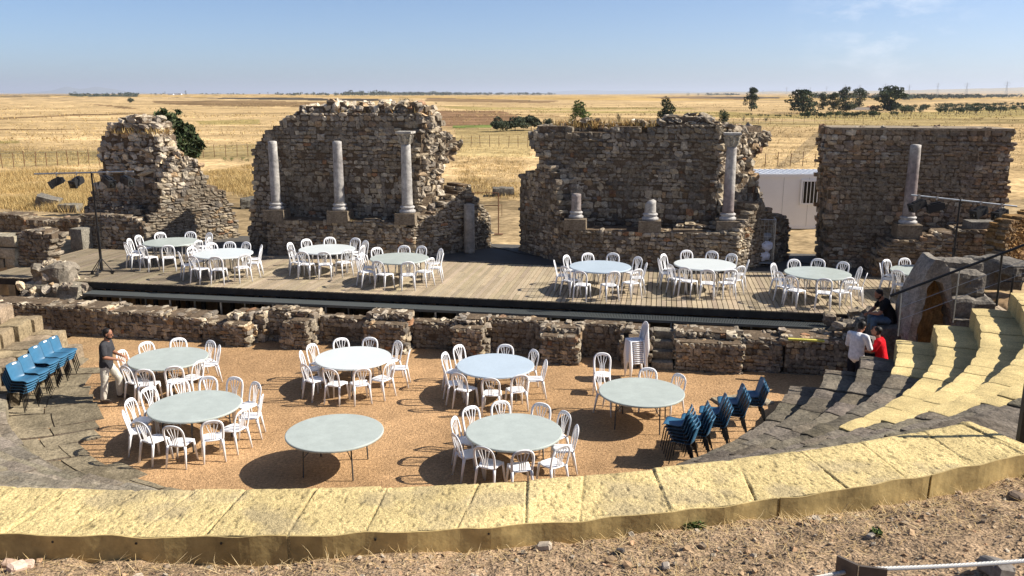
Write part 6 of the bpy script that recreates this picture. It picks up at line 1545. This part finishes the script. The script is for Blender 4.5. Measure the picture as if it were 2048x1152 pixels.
# bracket post and steel rope close to the camera
bp = U(1719, 1131, 5.62); gz = hill_at(bp[0], bp[1]); br = thing('bracket_post', 'dark steel angle post holding a steel rope at the bottom edge', 'post', (bp[0], bp[1], gz), .0)
hz_ = 5.62 - gz; dB = np.linalg.norm(bp - np.array([0, 0, CAM_H])); k_ = dB / F_PX
mb = MB(); rv = rotz(R(-14))
mb.box(rv @ np.array([23 * k_, 0, hz_ / 2]), (23 * k_, .004, hz_ / 2), rv); mb.build('flange', 'rustplate' if 'rustplate' in M else mat('oiled_steel', (.13, .105, .085), rough=.55, metal=.5, noise=[(14, .7, 1.25, 4)]), br)
mb = MB(); rv2 = rotz(R(128)); L2 = 40 * k_
mb.box(rv2 @ np.array([L2 / 2 + .004, 0, hz_ / 2 - .0]), (L2 / 2, .004, hz_ / 2 + .0), rv2); mb.build('flange', bpy.data.materials.get('oiled_steel'), br)
def rope(name, label, a, b, r, sag=.02):
    o = thing(name, label, 'steel rope', a); d = np.array(b) - np.array(a); ln = np.linalg.norm(d); n_ = max(24, int(ln / .006)); t = np.linspace(0, 1, n_)
    e = d / ln; sx = np.cross(e, [0, 0, 1.]); sx /= np.linalg.norm(sx); sz_ = np.cross(sx, e)
    mb = MB()
    for k in range(6):
        ph_ = t * ln / .07 * 2 * math.pi + k * math.pi / 3
        P_ = t[:, None] * d + np.cos(ph_)[:, None] * sx * r * .62 + np.sin(ph_)[:, None] * sz_ * r * .62; P_[:, 2] -= sag * 4 * t * (1 - t); mb.tube(P_, r * .42, 5)
    mb.build('strands', 'cable', o)
zc_ = 5.585
rope('steel_rope', 'twisted steel rope running right from the bracket post', U(1742, 1138, zc_), Uy(2330, 1092, bp[1] + .12), .0062, .012)
rope('steel_rope', 'twisted steel rope running left below the picture from the bracket post', U(1712, 1139, zc_), Uy(1330, 1195, bp[1] - .10), .0062, .012)

# ================================================================== HAZE
hm = bpy.data.materials.new('haze_air'); hm.use_nodes = True; hn = hm.node_tree.nodes; hn.remove(hn['Principled BSDF'])
pv = hn.new('ShaderNodeVolumePrincipled'); pv.inputs['Density'].default_value = 7.0e-5; pv.inputs['Color'].default_value = (.80, .87, 1.0, 1); pv.inputs['Anisotropy'].default_value = .2
hm.node_tree.links.new(pv.outputs[0], hn['Material Output'].inputs['Volume'])
mb = MB(); zt_ = 260.; zb_ = -60.; mb.box((0, 20000, (zt_ + zb_) / 2), (46000, 46000, (zt_ - zb_) / 2)); M['haze_air'] = hm
hz_o = mb.build('haze', 'haze_air', kind='stuff'); tag(hz_o, 'thin summer haze lying over the distant plain', 'haze')
